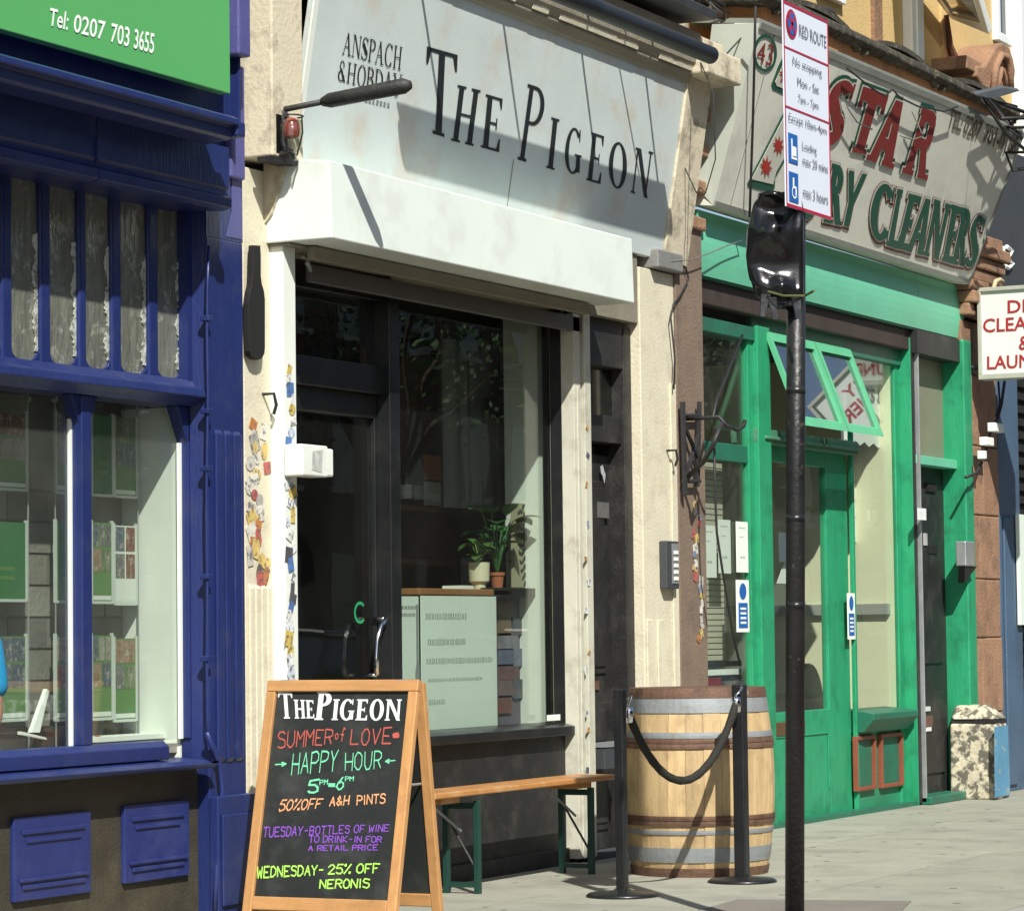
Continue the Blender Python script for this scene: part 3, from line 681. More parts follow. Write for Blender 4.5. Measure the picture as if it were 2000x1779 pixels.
for i in range(14):
    x0 = rn.uniform(.9, 2.6); z0 = rn.uniform(4.86, 5.05)
    pts = [(x0+k*.14+rn.uniform(-.05, .05), -.25+rn.uniform(-.1, .15), z0+rn.uniform(-.05, .07)-k*.012) for k in range(6)]
    part('loose_cable', MB().tube(pts, rn.choice([.008, .012, .016]), 6), rn.choice([CABLE, CABLE, GREYC]), pig, smooth=True)
FOIL = mat('pale plastic scrap', (.5, .52, .5), .35, .2, 14, .6, 30)
for i in range(14):
    c = np.array([rn.uniform(1.3, 2.7), -.3+rn.uniform(-.08, .1), rn.uniform(4.86, 5.02)]); s = rn.uniform(.02, .05)
    V = [c+np.array([rn.uniform(-s, s), rn.uniform(-s, s), rn.uniform(-s, s)]) for _ in range(5)]
    part('scrap', MB().add(V, [(0, 1, 2), (0, 2, 3), (0, 3, 4), (1, 2, 4)]), FOIL if i < 5 else MOSS, pig)
# inside the bar
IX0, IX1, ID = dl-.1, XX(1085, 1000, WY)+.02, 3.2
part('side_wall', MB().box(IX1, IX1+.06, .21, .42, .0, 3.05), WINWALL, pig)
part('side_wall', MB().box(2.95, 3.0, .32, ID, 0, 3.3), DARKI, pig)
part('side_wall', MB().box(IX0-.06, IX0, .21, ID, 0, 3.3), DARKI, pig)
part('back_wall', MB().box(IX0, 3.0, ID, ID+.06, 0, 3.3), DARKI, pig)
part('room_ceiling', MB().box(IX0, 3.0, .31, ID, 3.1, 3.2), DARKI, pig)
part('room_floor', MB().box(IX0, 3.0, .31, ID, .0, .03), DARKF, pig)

# ---- pigeon fascia sign (leaning board)
SB = lambda u, v: surf(u, v, SGP)
SGX0, SGX1, SGZ0, SGZ1 = -1.516, 2.672, 3.43, 4.52
def sy(z): return -.01-.168*(z-3.45)
SGP = dict(n=None)
def on_plane(u, v, p0, n):
    d = ray(u, v); t = np.dot(np.array(p0)-CAM, n)/np.dot(d, n); return CAM+d*t
SN = np.array([0, -1, -.168]); SN /= np.linalg.norm(SN)
def ps(u, v): return on_plane(u, v, (0, -.01, 3.45), SN)
sg = thing('bar_name_sign', 'pale grey leaning fascia board with THE PIGEON in black serif capitals', 'shop sign', (.6, -.1, SGZ0))
part('board', MB().ext([(sy(SGZ0), SGZ0), (sy(SGZ1), SGZ1), (sy(SGZ1)+.04, SGZ1), (sy(SGZ0)+.04, SGZ0)], SGX0, SGX1), SIGNB, sg, bevel=.003)
part('edge_trim', MB().ext([(sy(SGZ0)-.012, SGZ0), (sy(SGZ1)-.012, SGZ1), (sy(SGZ1)-.0005, SGZ1), (sy(SGZ0)-.0005, SGZ0)], SGX0-.02, SGX0+.02), WHITE, sg)
xj2 = ps(990, 400)[0]
part('board_joint', MB().ext([(sy(SGZ0)-.003, SGZ0), (sy(3.75)-.003, 3.75), (sy(3.75)-.0005, 3.75), (sy(SGZ0)-.0005, SGZ0)], xj2, xj2+.006), SOFFIT, sg)
for i, (nm, a0, a1) in enumerate([('T', (833, 91), (845, 263)), ('HE', None, None), ('P', None, None), ('IGEON', None, None)]): pass
def word(s, tl, tr, bl, br, surf, lift, m, parent, name='lettering', **k):
    P, _ = serif_text(s, **k)
    return part(name, map_polys(MB(), P, surf(*tl), surf(*tr), surf(*bl), surf(*br), lift), m, parent)
LF = SN*.003
for ch, tl, tr, bl, br in [
    ('T', (833, 91), (893, 108), (825, 256), (886, 274)),
    ('H', (893, 166), (938, 177), (880, 275), (924, 286)),
    ('E', (948, 184), (982, 194), (938, 288), (974, 298)),
    ('P', (1030, 164), (1067, 176), (1010, 312), (1047, 323)),
    ('I', (1076, 229), (1092, 234), (1066, 328), (1082, 333)),
    ('G', (1107, 246), (1137, 254), (1099, 336), (1134, 344)),
    ('E', (1154, 258), (1180, 267), (1144, 352), (1172, 360)),
    ('O', (1191, 272), (1226, 284), (1186, 362), (1221, 375)),
    ('N', (1241, 288), (1276, 298), (1231, 376), (1264, 388))]:
    P, wdt = serif_glyph(ch, st=.16 if ch in 'T' else (.13 if ch == 'P' else .17), th=.045, sf=.04)
    a = np.array([q for p in P for q in p])
    part('letter_'+ch.lower(), map_polys(MB(), P, ps(*tl), ps(*tr), ps(*bl), ps(*br), LF), INKD, sg)
for s_, tl, tr, bl, br in [('ANSPACH', (672, 62), (785, 92), (667, 107), (781, 138)), ('&HOBDAY', (662, 117), (785, 146), (658, 158), (781, 192))]:
    P, _ = serif_text(s_, st=.13, th=.05, gap=.08 if s_[0] != 'B' else .16)
    part('small_lettering', map_polys(MB(), P, ps(*tl), ps(*tr), ps(*bl), ps(*br), LF), INKD, sg)
rn = random.Random(8)
for i in range(7):      # third, illegible line of small print
    u = 713+i*7.2; part('small_mark', MB().slab([ps(u, 191+i*1.7)+LF, ps(u+rn.uniform(3, 5), 192+i*1.7)+LF, ps(u+rn.uniform(2, 4), 201+i*1.7)+LF, ps(u-1, 199+i*1.7)+LF][::-1], -LF*.5), mat('faint grey print', (.20, .22, .22), .6, .1, 3, 0), sg)
# ---- light trough on rods
TY = -.60
tp = at(1388, 112, TY)
trg = thing('light_trough', 'long black light trough held out above the pale bar sign', 'light', (tp[0], TY, tp[2]))
x1t = tp[0]; zt_ = tp[2]; x0t = -1.15
part('trough', MB().tube([(x0t, TY, zt_+.01), (x1t, TY, zt_+.01)], .050, 20), mat('blue black metal', (.011, .015, .022), .5, .2, 5, .1, 40, dirt=(.06, .06, .055), damt=.4), trg, smooth=True)
part('trough_lip', MB().box(x0t, x1t, TY+.01, TY+.07, zt_+.045, zt_+.056), BLACKW, trg)
for u, v in [(785, 0), (955, 14), (1110, 80)]:
    s = ps(u, v)[0]
    part('rod', MB().tube([(s+.04, TY, zt_), (s+.04, .30, zt_+.35)], .011, 8), BLACKW, trg)
part('rod', MB().tube([(x1t-.08, TY, zt_), (x1t-.08, .3, zt_+.35)], .011, 8), BLACKW, trg)
part('rod', MB().tube([(x1t-.30, TY, zt_), (x1t-.75, .3, zt_+.4)], .007, 8), BLACKW, trg)

# ---- arm lamp over the left console
a0, a1 = at(556, 214, -.15), at(802, 166, -.78)
arm = thing('projecting_arm_lamp', 'black arm lamp reaching out from the left end of the pale bar sign', 'lamp', tuple(a0))
A = lambda t: a0+(a1-a0)*t
part('arm', MB().tube([A(0)+np.array([.0, .15, 0]), A(0), A(.35)], .014, 8), BLACKW, arm, smooth=True)
part('lamp_tube', MB().tube([A(.30), A(.36), A(.95), A(1.0)], [.02, .034, .036, .02], 10), BLACKW, arm, smooth=True)
part('bracket', MB().tube([at(553, 216, -.15), at(546, 240, -.13), at(543, 280, -.12), at(548, 300, -.12)], [.014, .022, .03, .03], 8), BLACKW, arm, smooth=True)
# ---- alarm light
c = at(569, 262, -.20)
al = thing('bulkhead_lamp', 'small lantern with red top and clear bowl under the black arm', 'lamp', (c[0], c[1], c[2]-.1))
part('red_cap', MB().lathe([(.001, .075), (.022, .07), (.036, .05), (.040, .02), (.036, -.01), (.03, -.02)], c, 18), mat('red plastic', (.30, .05, .035), .2, .1, 5, 0), al, smooth=True)
part('clear_bowl', MB().lathe([(.048, .06), (.052, 0), (.048, -.05), (.03, -.085), (.001, -.09)], c, 18), glass('lantern plastic', (.82, .85, .78), extra=.08), al, smooth=True)
part('base_plate', MB().box(c[0]-.05, c[0]+.05, -.15, -.145, c[2]-.09, c[2]+.09).tube([c+np.array([0, 0, -.09]), c+np.array([0, .05, -.10])], .03, 8), BLACKW, al)
part('cage_wire', MB().tube([c+np.array([.055*math.cos(a), -.055*math.sin(a), .08-abs(a-1.57)*0]) for a in np.linspace(0, 3.14, 9)], .004, 5).tube([c+np.array([0, -.056, .08]), c+np.array([0, -.06, 0]), c+np.array([0, -.03, -.10])], .004, 5), BLACKW, al)
sb_ = at(580, 310, -.12)
solo('ledge_bracket', MB().box(xc0-.02, xc1+.22, -.17, -.08, zc-.025, zc-.005), BLACKW, 'thin black metal ledge between lantern and white shutter box', 'bracket')
# ---- bottle silhouette
bt = [(496, 479), (509, 480), (510, 500), (510, 540), (512, 555), (516, 568), (518, 585), (518, 640), (518, 680), (517, 690), (513, 699), (506, 703), (499, 702), (491, 696), (488, 686), (487, 640), (486, 590), (488, 572), (492, 558), (494, 540), (495, 500)]
solo('bottle_sign', MB().slab([at(u, v, -.045) for u, v in bt][::-1], (0, .03, 0)), mat('matt black board', (.008, .008, .008), .8, .1, 5, 0), 'flat black wine bottle cut-out fixed high on the cream pilaster', 'sign', bevel=.003)
for (u, v, lab) in [(513, 770, 'small rusty hook on the cream pilaster below the bottle cut-out'), (1302, 880, 'small rusty hook on the cream pilaster right of the side door')]:
    p = at(u, v, 0)
    solo('wall_hook', MB().tube([p, p+np.array([0, -.06, .0]), p+np.array([.02, -.06, -.05]), p+np.array([.03, -.04, -.09])], .008, 6), IRON, lab, 'hook')
# ---- white box on the shutter guide
x_, _, z0 = at(556, 930, -.075); z1 = ZZ(556, 868, -.075)
wb = thing('junction_box', 'white box with a clasp on the left shutter guide beside the door', 'box', (x_+.05, -.09, z0))
part('body', MB().box(x_+.00, x_+.23, -.17, -.071, z0, z1), WHITE, wb, bevel=.008)
part('clasp', MB().box(x_+.235, x_+.30, -.16, -.08, z0+.005, z1-.01), WHITE, wb, bevel=.01)
part('sticker', MB().slab([(x_+.08, -.171, z0+.03), (x_+.17, -.171, z0+.02), (x_+.18, -.171, z1-.02), (x_+.09, -.171, z1-.03)], (0, -.001, 0)), mat('grey doodle', (.45, .46, .43), .7, .5, 22, 0), wb)
# ---- entry phone
x0, x1, z0, z1 = R2((1296, 1056), (1321, 1150), -.03)
ip = thing('entry_phone', 'grey entry phone panel with buttons on the right cream pilaster', 'intercom', ((x0+x1)/2, -.03, z0))
part('body', MB().box(x0, x1, -.05, 0, z0, z1), CHAR, ip, bevel=.006)
part('button_plate', MB().box(x0+.07, x1-.015, -.055, -.05, z0+.03, z1-.015), SILVER, ip)
for i in range(5): part('button', MB().box(x0+.09, x1-.03, -.060, -.055, z0+.05+i*.038, z0+.07+i*.038), PAPER, ip)

# ---- iron trellis bracket and dangling cables on the brown pilaster
bsx0, bsx1 = qxr+.005, XX(1378, 1200, 0)
part('party_pilaster', MB().box(bsx0, bsx1, -.012, .35, 0, 3.75), BROWNP, pig, bevel=.004)
part('party_pier', MB().box(bsx0, bsx1-.06, .02, .35, 3.75, 8.4), BRICKB, pig)
for i in range(4):
    z = 3.9-i*.22+.5
    part('terracotta_moulding', MB().box(bsx0-.0, bsx1+.02, -.10+.02*i, .02, z-.08, z), BRICKB, pig, bevel=.012)
stickers('d', 20, 1354, 1372, 985, 1250, -.014, pig, 21, sz=(.03, .07))
def cable(pts, r, m, label, cat='cable', name='cable'):
    return solo(name, MB().tube(pts, r, 6), m, label, cat, smooth=True)
Y_ = -.03
cable([at(u, v, Y_) for u, v in [(1300, 505), (1322, 510), (1340, 525), (1345, 545), (1330, 575), (1315, 595), (1310, 620), (1318, 700), (1316, 760)]], .006, CABLE, 'thin looped black cable hanging down the right edge of the cream pilaster')
cable([at(u, v, Y_-.03) for u, v in [(1310, 510), (1350, 508), (1385, 495), (1420, 480), (1450, 470)]], .004, GREYC, 'thin pale cable sagging from cream pilaster towards the green shop')
# sign shadows come from these two drooping wires
cable([(2.62, -.30, 4.56), (2.52, -.42, 4.35), (2.58, -.40, 3.98), (2.66, -.30, 3.80), (2.70, -.25, 3.84), (2.76, -.2, 3.82), (2.80, -.1, 4.0)], .004, CABLE, 'drooping thin wire at the right end of the pale bar sign')
tr = thing('iron_bracket', 'black iron lattice bracket with hook on the brown pilaster beside the green shop', 'bracket', tuple(at(1340, 960, -.05)))
def bar(a, b, r=.014, ya=-.05, yb=-.05): return MB().tube([at(*a, ya), at(*b, yb)], r, 6)
part('upright', bar((1333, 785), (1338, 965), .018), IRON, tr); part('upright', bar((1366, 785), (1362, 950), .016), IRON, tr)
part('cross_bar', bar((1333, 812), (1368, 812)), IRON, tr); part('cross_bar', bar((1335, 940), (1366, 940)), IRON, tr)
part('brace', bar((1336, 830), (1366, 900)), IRON, tr); part('brace', bar((1338, 930), (1364, 850)), IRON, tr)
part('arm', MB().tube([at(1340, 935, -.05), at(1375, 900, -.20), at(1392, 870, -.30), at(1410, 826, -.32)], .016, 6), IRON, tr, smooth=True)
part('hook', MB().tube([at(1340, 818, -.05), at(1405, 815, -.30), at(1420, 832, -.33), at(1440, 840, -.36), at(1452, 832, -.38), at(1455, 822, -.38)], .013, 6), IRON, tr, smooth=True)
part('stay', MB().tube([at(1392, 818, -.25), at(1400, 780, -.20), at(1450, 655, .05)], .010, 6), IRON, tr, smooth=True)
cable([at(u, v, -.22) for u, v in [(1395, 855), (1396, 950), (1400, 1040), (1412, 1120), (1432, 1240), (1446, 1300)]], .008, CABLE, 'long black cable hanging from iron bracket across the green shop window', )

# ================================================================== GREEN DRY CLEANERS
cl = thing('dry_cleaner_shopfront', 'bright green painted dry cleaner shopfront under the crooked sign', 'shopfront', (5.4, .3, 0))
GX0 = bsx1
CW = .15
xpost0, xpost1, xpost2 = XX(1451, 1000, .17), XX(1466, 1000, .15), XX(1501, 1100, .12)
xdr = XX(1655, 1300, .20)
xw1 = XX(1751, 1100, CW); xpp = XX(1786, 1100, .05)
xs0_, xs1_ = XX(1792, 1100, .05), XX(1802, 1100, .02)
xbd = XX(1846, 1100, .16); xgp = XX(1886, 1000, -.02)
FCY = .015
ZF0 = ZZ(1876, 662, FCY); 
TOPZ = ZF0+.02
# curved mint fascia, with seams
fx0, fx1 = GX0+.004, XX(1880, 660, FCY)
zf1_ = 3.80
def curve_yz(inset=0):
    P = []
    for k in range(9):
        t = k/8; P.append((FCY-.018*math.sin(math.pi*min(t*1.15, 1))+inset, ZF0+(zf1_-ZF0)*t))
    return P
cuts = [fx0, XX(1560, 600, FCY), XX(1668, 610, FCY), XX(1790, 640, FCY), fx1]
for a, b in zip(cuts, cuts[1:]):
    yz = curve_yz(); part('fascia_panel', MB().ext(yz+[(.2, zf1_), (.2, ZF0)], a+.003, b-.003), TEAL, cl, smooth=False)
part('soffit', MB().box(fx0, fx1, FCY+.01, .2, ZF0-.012, ZF0-.002), GREEND, cl)
part('shutter_housing', MB().box(fx0+.03, xgp, .06, .3, ZF0-.16, ZF0-.012), mat('dark brown housing', (.045, .032, .025), .7, .25, 7, .2, 40), cl, bevel=.008)
zh1 = ZZ(1420, 628, .1); zh0 = ZZ(1420, 655, .1)
part('head_rail', MB().box(GX0, xpost1, .1, .25, zh0, zh1), GREEND, cl, bevel=.005)
part('head_board', MB().box(fx0, xbd, .16, .3, zh1-.02, ZF0-.1), mat('dark grimy board', (.03, .028, .024), .7, .3, 8, .2, 40), cl)
zh2 = ZZ(1700, 690, .14)
part('head_rail', MB().box(xpost1, xpp, .12, .28, zh2-.05, zh2+.08), GREEND, cl, bevel=.005)
# left window
zm = ZZ(1400, 880, CW)
part('window_pane', MB().box(GX0, xpost0, CW, CW+.006, .5, zh0), GLASSC, cl)
part('window_rail', MB().box(GX0, xpost0, CW-.02, CW+.05, zm-.06, zm+.05), GREEND, cl, bevel=.005)
part('window_rail', MB().box(GX0, xpost0, .10, .3, .50, .62), GREEN, cl, bevel=.005)
part('stall_riser', MB().box(GX0, xpost1, .12, .3, 0, .50), GREEN, cl, bevel=.005)
part('post', MB().box(xpost0, xpost1, .12, .17, 0, zh0+.05), GREEN, cl, bevel=.005)
part('post', MB().box(xpost1+.001, xpost2, .085, .19, .0, zh0+.1), GREEN, cl, bevel=.005)
# blind behind it
zbl = ZZ(1410, 1290, .3)
for i in range(34):
    z = zbl+i*(ZZ(1410, 905, .3)-zbl)/34
    part('blind_slat', MB().box(GX0+.05, xpost0-.02, .30, .315, z+.004, z+.034), mat('off white blind slat', (.50, .48, .38), .6, .06, 3, 0, rand=.04), cl)
# door
zd = ZZ(1570, 862, .10); dxa, dxb = xpost2, xdr
part('door_head', MB().box(xpost1, xdr, .09, .28, zd-.045, zd+.045).box(xpost1+.1, xdr, .07, .09, zd-.02, zd+.0), mat('worn green rail', (.07, .22, .13), .6, .25, 8, .3, 40, dirt=(.03, .05, .03), damt=.6), cl, bevel=.005)
zgt, zgb = ZZ(1560, 908, .2), ZZ(1560, 1388, .2)
xgl0, xgl1 = XX(1504, 1200, .2), XX(1612, 1200, .2)
cdoor = part('door', MB().box(dxa, xgl0, .18, .23, .02, zd-.045).box(xgl1, dxb, .18, .23, .02, zd-.045).box(xgl0, xgl1, .18, .23, zgt, zd-.045).box(xgl0, xgl1, .18, .23, .02, zgb), GREEN, cl, bevel=.004)
part('door_pane', MB().box(xgl0, xgl1, .20, .206, zgb, zgt), GLASSC, cdoor)
x0, x1, z0, z1 = R2((1512, 1442), (1618, 1540), .18)
part('door_panel', MB().box(x0-.04, x1, .186, .195, z0+.0, z1).box(x0-.045, x1+.008, .172, .18, z1, z1+.012).box(x1, x1+.010, .172, .18, z0, z1), GREEN, cdoor, bevel=.004)
x0, x1, z0, z1 = R2((1509, 1411), (1570, 1433), .18)
part('letter_plate', MB().box(x0, x1, .168, .18, z0, z1), mat('brown letter plate', (.16, .09, .045), .5, .2, 12, .2, 40, metal=.4), cdoor, bevel=.004)
part('door_step', MB().box(xpost1, xpp, .06, .4, 0, .03), GREEND, cl)
# open hopper windows above the door
zht = ZZ(1600, 670, .12)
def hopper(u0, u1):
    x0, x1 = XX(u0, 660, .12), XX(u1, 670, .12)
    zb_, yo = zd+.075, -.12
    h = part('hopper_window', MB(), GREEN, cl)
    def P(x, s): return (x, .11+(yo-.11)*s, zht+(zb_-zht)*s)
    t = .045
    nn = np.array([0, -(zht-zb_), (yo-.11)]); nn = nn/np.linalg.norm(nn)*.035
    m = MB()
    for a, b, c, d in ((P(x0, 0), P(x0+t, 0), P(x0+t, 1), P(x0, 1)), (P(x1-t, 0), P(x1, 0), P(x1, 1), P(x1-t, 1)), (P(x0+t, 0), P(x1-t, 0), P(x1-t, .09), P(x0+t, .09)), (P(x0+t, .91), P(x1-t, .91), P(x1-t, 1), P(x0+t, 1))):
        m.slab([a, b, c, d], nn)
    o = part('sash', m, mat('faded green sash', (.10, .42, .22), .5, .1, 5, .2, 40), cl); bpy.data.objects.remove(h)
    m2 = MB().slab([P(x0+t, .09), P(x1-t, .09), P(x1-t, .91), P(x0+t, .91)], nn*.15)
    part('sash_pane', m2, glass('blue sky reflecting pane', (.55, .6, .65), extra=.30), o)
hopper(1488, 1578); hopper(1581, 1650)
# right window
zwb = ZZ(1700, 1385, .18); zwb2 = ZZ(1700, 1400, .1)
part('window_pane', MB().box(xdr, xw1, CW, CW+.006, zwb, zh2), GLASSC, cl)
part('post', MB().box(xdr+.0, xdr+.04, .14, .17, 0, zh2), GREEN, cl, bevel=.004)
part('post', MB().box(xw1, xw1+.10, .14, .17, 0, zh2+.1), GREEN, cl, bevel=.006)
part('post', MB().box(xw1+.101, xpp, .05, .30, 0, zh2+.15), GREEN, cl, bevel=.01)
part('sill', MB().ext([(.26, zwb+.01), (.10, zwb-.005), (.02, zwb-.02), (.02, zwb-.06), (.10, zwb-.15), (.26, zwb-.15)], xdr+.02, xpp-.06), GREEND, cl, bevel=.005)
part('stall_riser', MB().box(xdr+.04, xw1, .16, .3, 0, zwb-.15), mat('mid green paint', (.03, .24, .12), .45, .12, 4, .15, 40, dirt=(.02, .1, .05), damt=.4), cl, bevel=.004)
for a, b in (((1667, 1438), (1707, 1540)), ((1716, 1433), (1760, 1533))):
    x0, x1, z0, z1 = R2(a, b, .15); t = .026
    o = part('framed_panel', MB().box(x0+t, x1-t, .152, .16, z0+t, z1-t), GREEND, cl)
    part('moulding', MB().box(x0, x0+t, .125, .16, z0, z1).box(x1-t, x1, .125, .16, z0, z1).box(x0+t, x1-t, .125, .16, z0, z0+t).box(x0+t, x1-t, .125, .16, z1-t, z1), REDM, o, bevel=.004)
# silver rail and black side door
part('shutter_guide', MB().box(xs0_, xs1_-.01, .015, .1, .02, ZF0-.03), SILVER, cl, bevel=.003)
part('shutter_guide', MB().box(xpp+.002, xs0_-.004, .045, .2, .02, ZF0-.16), BLACKW, cl)
zfr1, zfr0 = ZZ(1820, 895, .1), ZZ(1820, 912, .1)
zfh = ZZ(1820, 690, .12)
part('side_door', MB().box(xs1_, xbd, .15, .2, .05, zfr0).box(xs1_+.12, xbd-.15, .135, .15, .2, .8).box(xs1_+.12, xbd-.15, .135, .15, 1.0, zfr0-.2), BLACKW, cl, bevel=.006)
part('side_rail', MB().box(xs1_-.03, xbd, .04, .2, zfr0, zfr1), TEAL, cl, bevel=.004)
part('side_fanlight', MB().box(xs1_, xbd, .14, .15, zfr1, zfh+.3), mat('grubby boarded fanlight', (.20, .20, .14), .5, .1, 4, .1, 20), cl)
part('side_head', MB().box(xs0_-.05, xbd, .0, .2, ZF0-.18, ZF0-.012), BLACKW, cl)
for (u, v) in ((1818, 952), (1820, 1073)):
    p = at(u, v, .14); part('air_vent', MB().box(p[0]-.1, p[0]+.1, .128, .15, p[2]-.03, p[2]+.03), mat('black recess', (.004, .004, .004), .9, 0, 5, 0), cl)
for (a, b, c) in (((1793, 992), (1808, 1016), (.75, .78, .76)), ((1812, 1041), (1818, 1065), (.4, .4, .4)), ((1814, 1380), (1824, 1388), (.6, .65, .65)), ((1813, 1398), (1828, 1418), (.14, .07, .05)), ((1817, 1420), (1826, 1427), (.7, .7, .7))):
    x0, x1, z0, z1 = R2(a, b, .10 if a[0] > 1800 else -.035); y = .125 if a[0] > 1800 else -.04
    part('sticker', MB().box(x0, x1, y, y+.01, z0, z1), mat('patch %g' % c[0], c, .6, .15, 12, 0), cl)
part('pilaster', MB().box(xbd, xbd+.10, .08, .3, 0, ZF0-.0).box(xbd+.14, xgp, -.03, .3, 0, ZF0-.01).box(xbd+.10, xbd+.14, .02, .3, 0, ZF0), GREEN, cl, bevel=.012)
part('threshold', MB().box(xs0_, xgp, -.02, .3, 0, .06), GREEND, cl, bevel=.01)
# interior of the cleaners
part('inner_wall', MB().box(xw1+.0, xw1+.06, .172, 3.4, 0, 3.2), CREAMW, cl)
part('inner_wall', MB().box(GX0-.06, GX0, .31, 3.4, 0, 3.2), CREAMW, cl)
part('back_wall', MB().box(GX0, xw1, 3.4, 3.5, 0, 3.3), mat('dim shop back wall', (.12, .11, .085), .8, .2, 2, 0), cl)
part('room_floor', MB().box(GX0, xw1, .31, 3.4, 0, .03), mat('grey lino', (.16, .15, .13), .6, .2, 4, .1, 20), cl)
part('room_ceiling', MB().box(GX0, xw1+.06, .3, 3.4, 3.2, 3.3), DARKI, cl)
yr = .5; p = at(1700, 1185, .5)
part('dado_rail', MB().box(xw1-.04, xw1, .2, 3.3, p[2]-.06, p[2]+.02), mat('grey rail', (.35, .36, .33), .5, .1, 4, 0), cl, bevel=.005)

# ---- leaning dry cleaner sign
QBL, QBR = at(1393, 402, -.10), at(1891, 556, -.10)
QTL = np.array([QBL[0], -.42, at(1482, 45, -.42)[2]]); QTR = np.array([QBR[0], -.55, at(2000, 262, -.55)[2]])
QBL = tuple(QBL); QBR = tuple(QBR)
def patch(s, t): 
    a, b, c, d = map(np.array, (QBL, QBR, QTL, QTR)); return (a*(1-s)+b*s)*(1-t)+(c*(1-s)+d*s)*t
def pj(p):
    c = CM@(np.array(p)-CAM); return np.array([CU+FPX*c[0]/c[2], CV+FPX*c[1]/c[2]])
def cs(u, v):
    s, t = .5, .5
    for _ in range(12):
        p = pj(patch(s, t)); e = 1e-4; J = np.array([(pj(patch(s+e, t))-p)/e, (pj(patch(s, t+e))-p)/e]).T
        d = np.linalg.solve(J, np.array([u, v])-p); s += d[0]; t += d[1]
    return patch(s, t)
cg = thing('dry_cleaner_sign', 'crooked off white STAR DRY CLEANERS sign leaning out over the green shopfront', 'shop sign', (5.6, -.2, 3.8))
N_ = np.array([0, -1, -.34]); N_ = N_/np.linalg.norm(N_)
SIGNC = mat('aged white sign sheet', (.70, .70, .60), .42, .06, 2.2, .25, 6, dirt=(.48, .48, .44), damt=.6, dscale=1.6, dlo=.5, dhi=.62)
BK = np.array([0, .16, .02])
gm = MB(); NS, NT = 24, 8
V = [patch(i/NS, j/NT)+o for o in (np.zeros(3), BK) for j in range(NT+1) for i in range(NS+1)]
n1_ = (NS+1)*(NT+1)
F = [(j*(NS+1)+i, j*(NS+1)+i+1, (j+1)*(NS+1)+i+1, (j+1)*(NS+1)+i) for j in range(NT) for i in range(NS)]
F += [tuple(n1_+k for k in f[::-1]) for f in F]
F += [(i, n1_+i, n1_+i+1, i+1) for i in range(NS)]+[(NT*(NS+1)+i+1, n1_+NT*(NS+1)+i+1, n1_+NT*(NS+1)+i, NT*(NS+1)+i) for i in range(NS)]
F += [(j*(NS+1), (j+1)*(NS+1), n1_+(j+1)*(NS+1), n1_+j*(NS+1)) for j in range(NT)]+[(j*(NS+1)+NS, n1_+j*(NS+1)+NS, n1_+(j+1)*(NS+1)+NS, (j+1)*(NS+1)+NS) for j in range(NT)]
part('sign_sheet', gm.add(V, F), SIGNC, cg)
wl0 = np.array([QBL[0]-.02, .0, QBL[2]+.12]); wl1 = np.array([QTL[0]-.02, -.12, QTL[2]+.02])
part('side_cheek', MB().slab([QBL, tuple(QTL), tuple(wl1), (QBL[0]-.02, -.06, QBL[2]+.7), tuple(wl0)], (.03, 0, 0)), mat('grey green side sheet', (.40, .43, .37), .5, .08, 3, .2, 12), cg)
def strip(s0, t0, s1, t1, wd, lift, m, nm):
    a, b = patch(s0, t0), patch(s1, t1); d = (b-a)/np.linalg.norm(b-a); n2 = np.cross(d, N_)*wd
    return part(nm, MB().slab([a-n2+N_*lift, b-n2+N_*lift, b+n2+N_*lift, a+n2+N_*lift], -N_*(lift+.004)), m, cg)
FR = mat('grey sign frame', (.22, .23, .20), .5, .2, 6, .2, 30)
strip(0, .015, 1, .015, .016, .012, FR, 'frame_rail'); strip(0, .99, 1, .99, .02, .012, FR, 'frame_rail'); strip(.997, 0, .997, 1, .012, .010, FR, 'frame_rail'); strip(.05, 0, .05, 1, .004, .004, FR, 'sheet_seam')
part('top_capping', MB().slab([tuple(QTL+np.array([0, 0, .0])), tuple(QTR), (QTR[0], .05, QTR[2]+.05), (QTL[0], .05, QTL[2]+.05)], (0, 0, .03)), FR, cg)
REDL = mat('oxide red lettering', (.21, .028, .022), .5, .12, 8, .1, 40); GRNL = mat('bottle green lettering', (.015, .085, .05), .5, .12, 8, .1, 40); CRML = mat('cream lettering edge', (.56, .56, .48), .5, .05, 4, 0)
def layered(P, tl, tr, bl, br, top, back, name, g1, g2, off=(0, 0)):
    a = np.array([q for p in P for q in p]); bx = (*a.min(0), *a.max(0))
    C4 = [cs(*tl), cs(*tr), cs(*bl), cs(*br)]
    o = part(name, map_polys(MB(), P, *C4, N_*.012, bx), top, cg)
    part('letter_edge', map_polys(MB(), P, *C4, N_*.008, bx, grow=g1), CRML, o)
    Q = [[(x+off[0], y+off[1]) for x, y in p] for p in P]
    part('letter_shadow', map_polys(MB(), Q, *C4, N_*.004, bx, grow=g2), back, o)
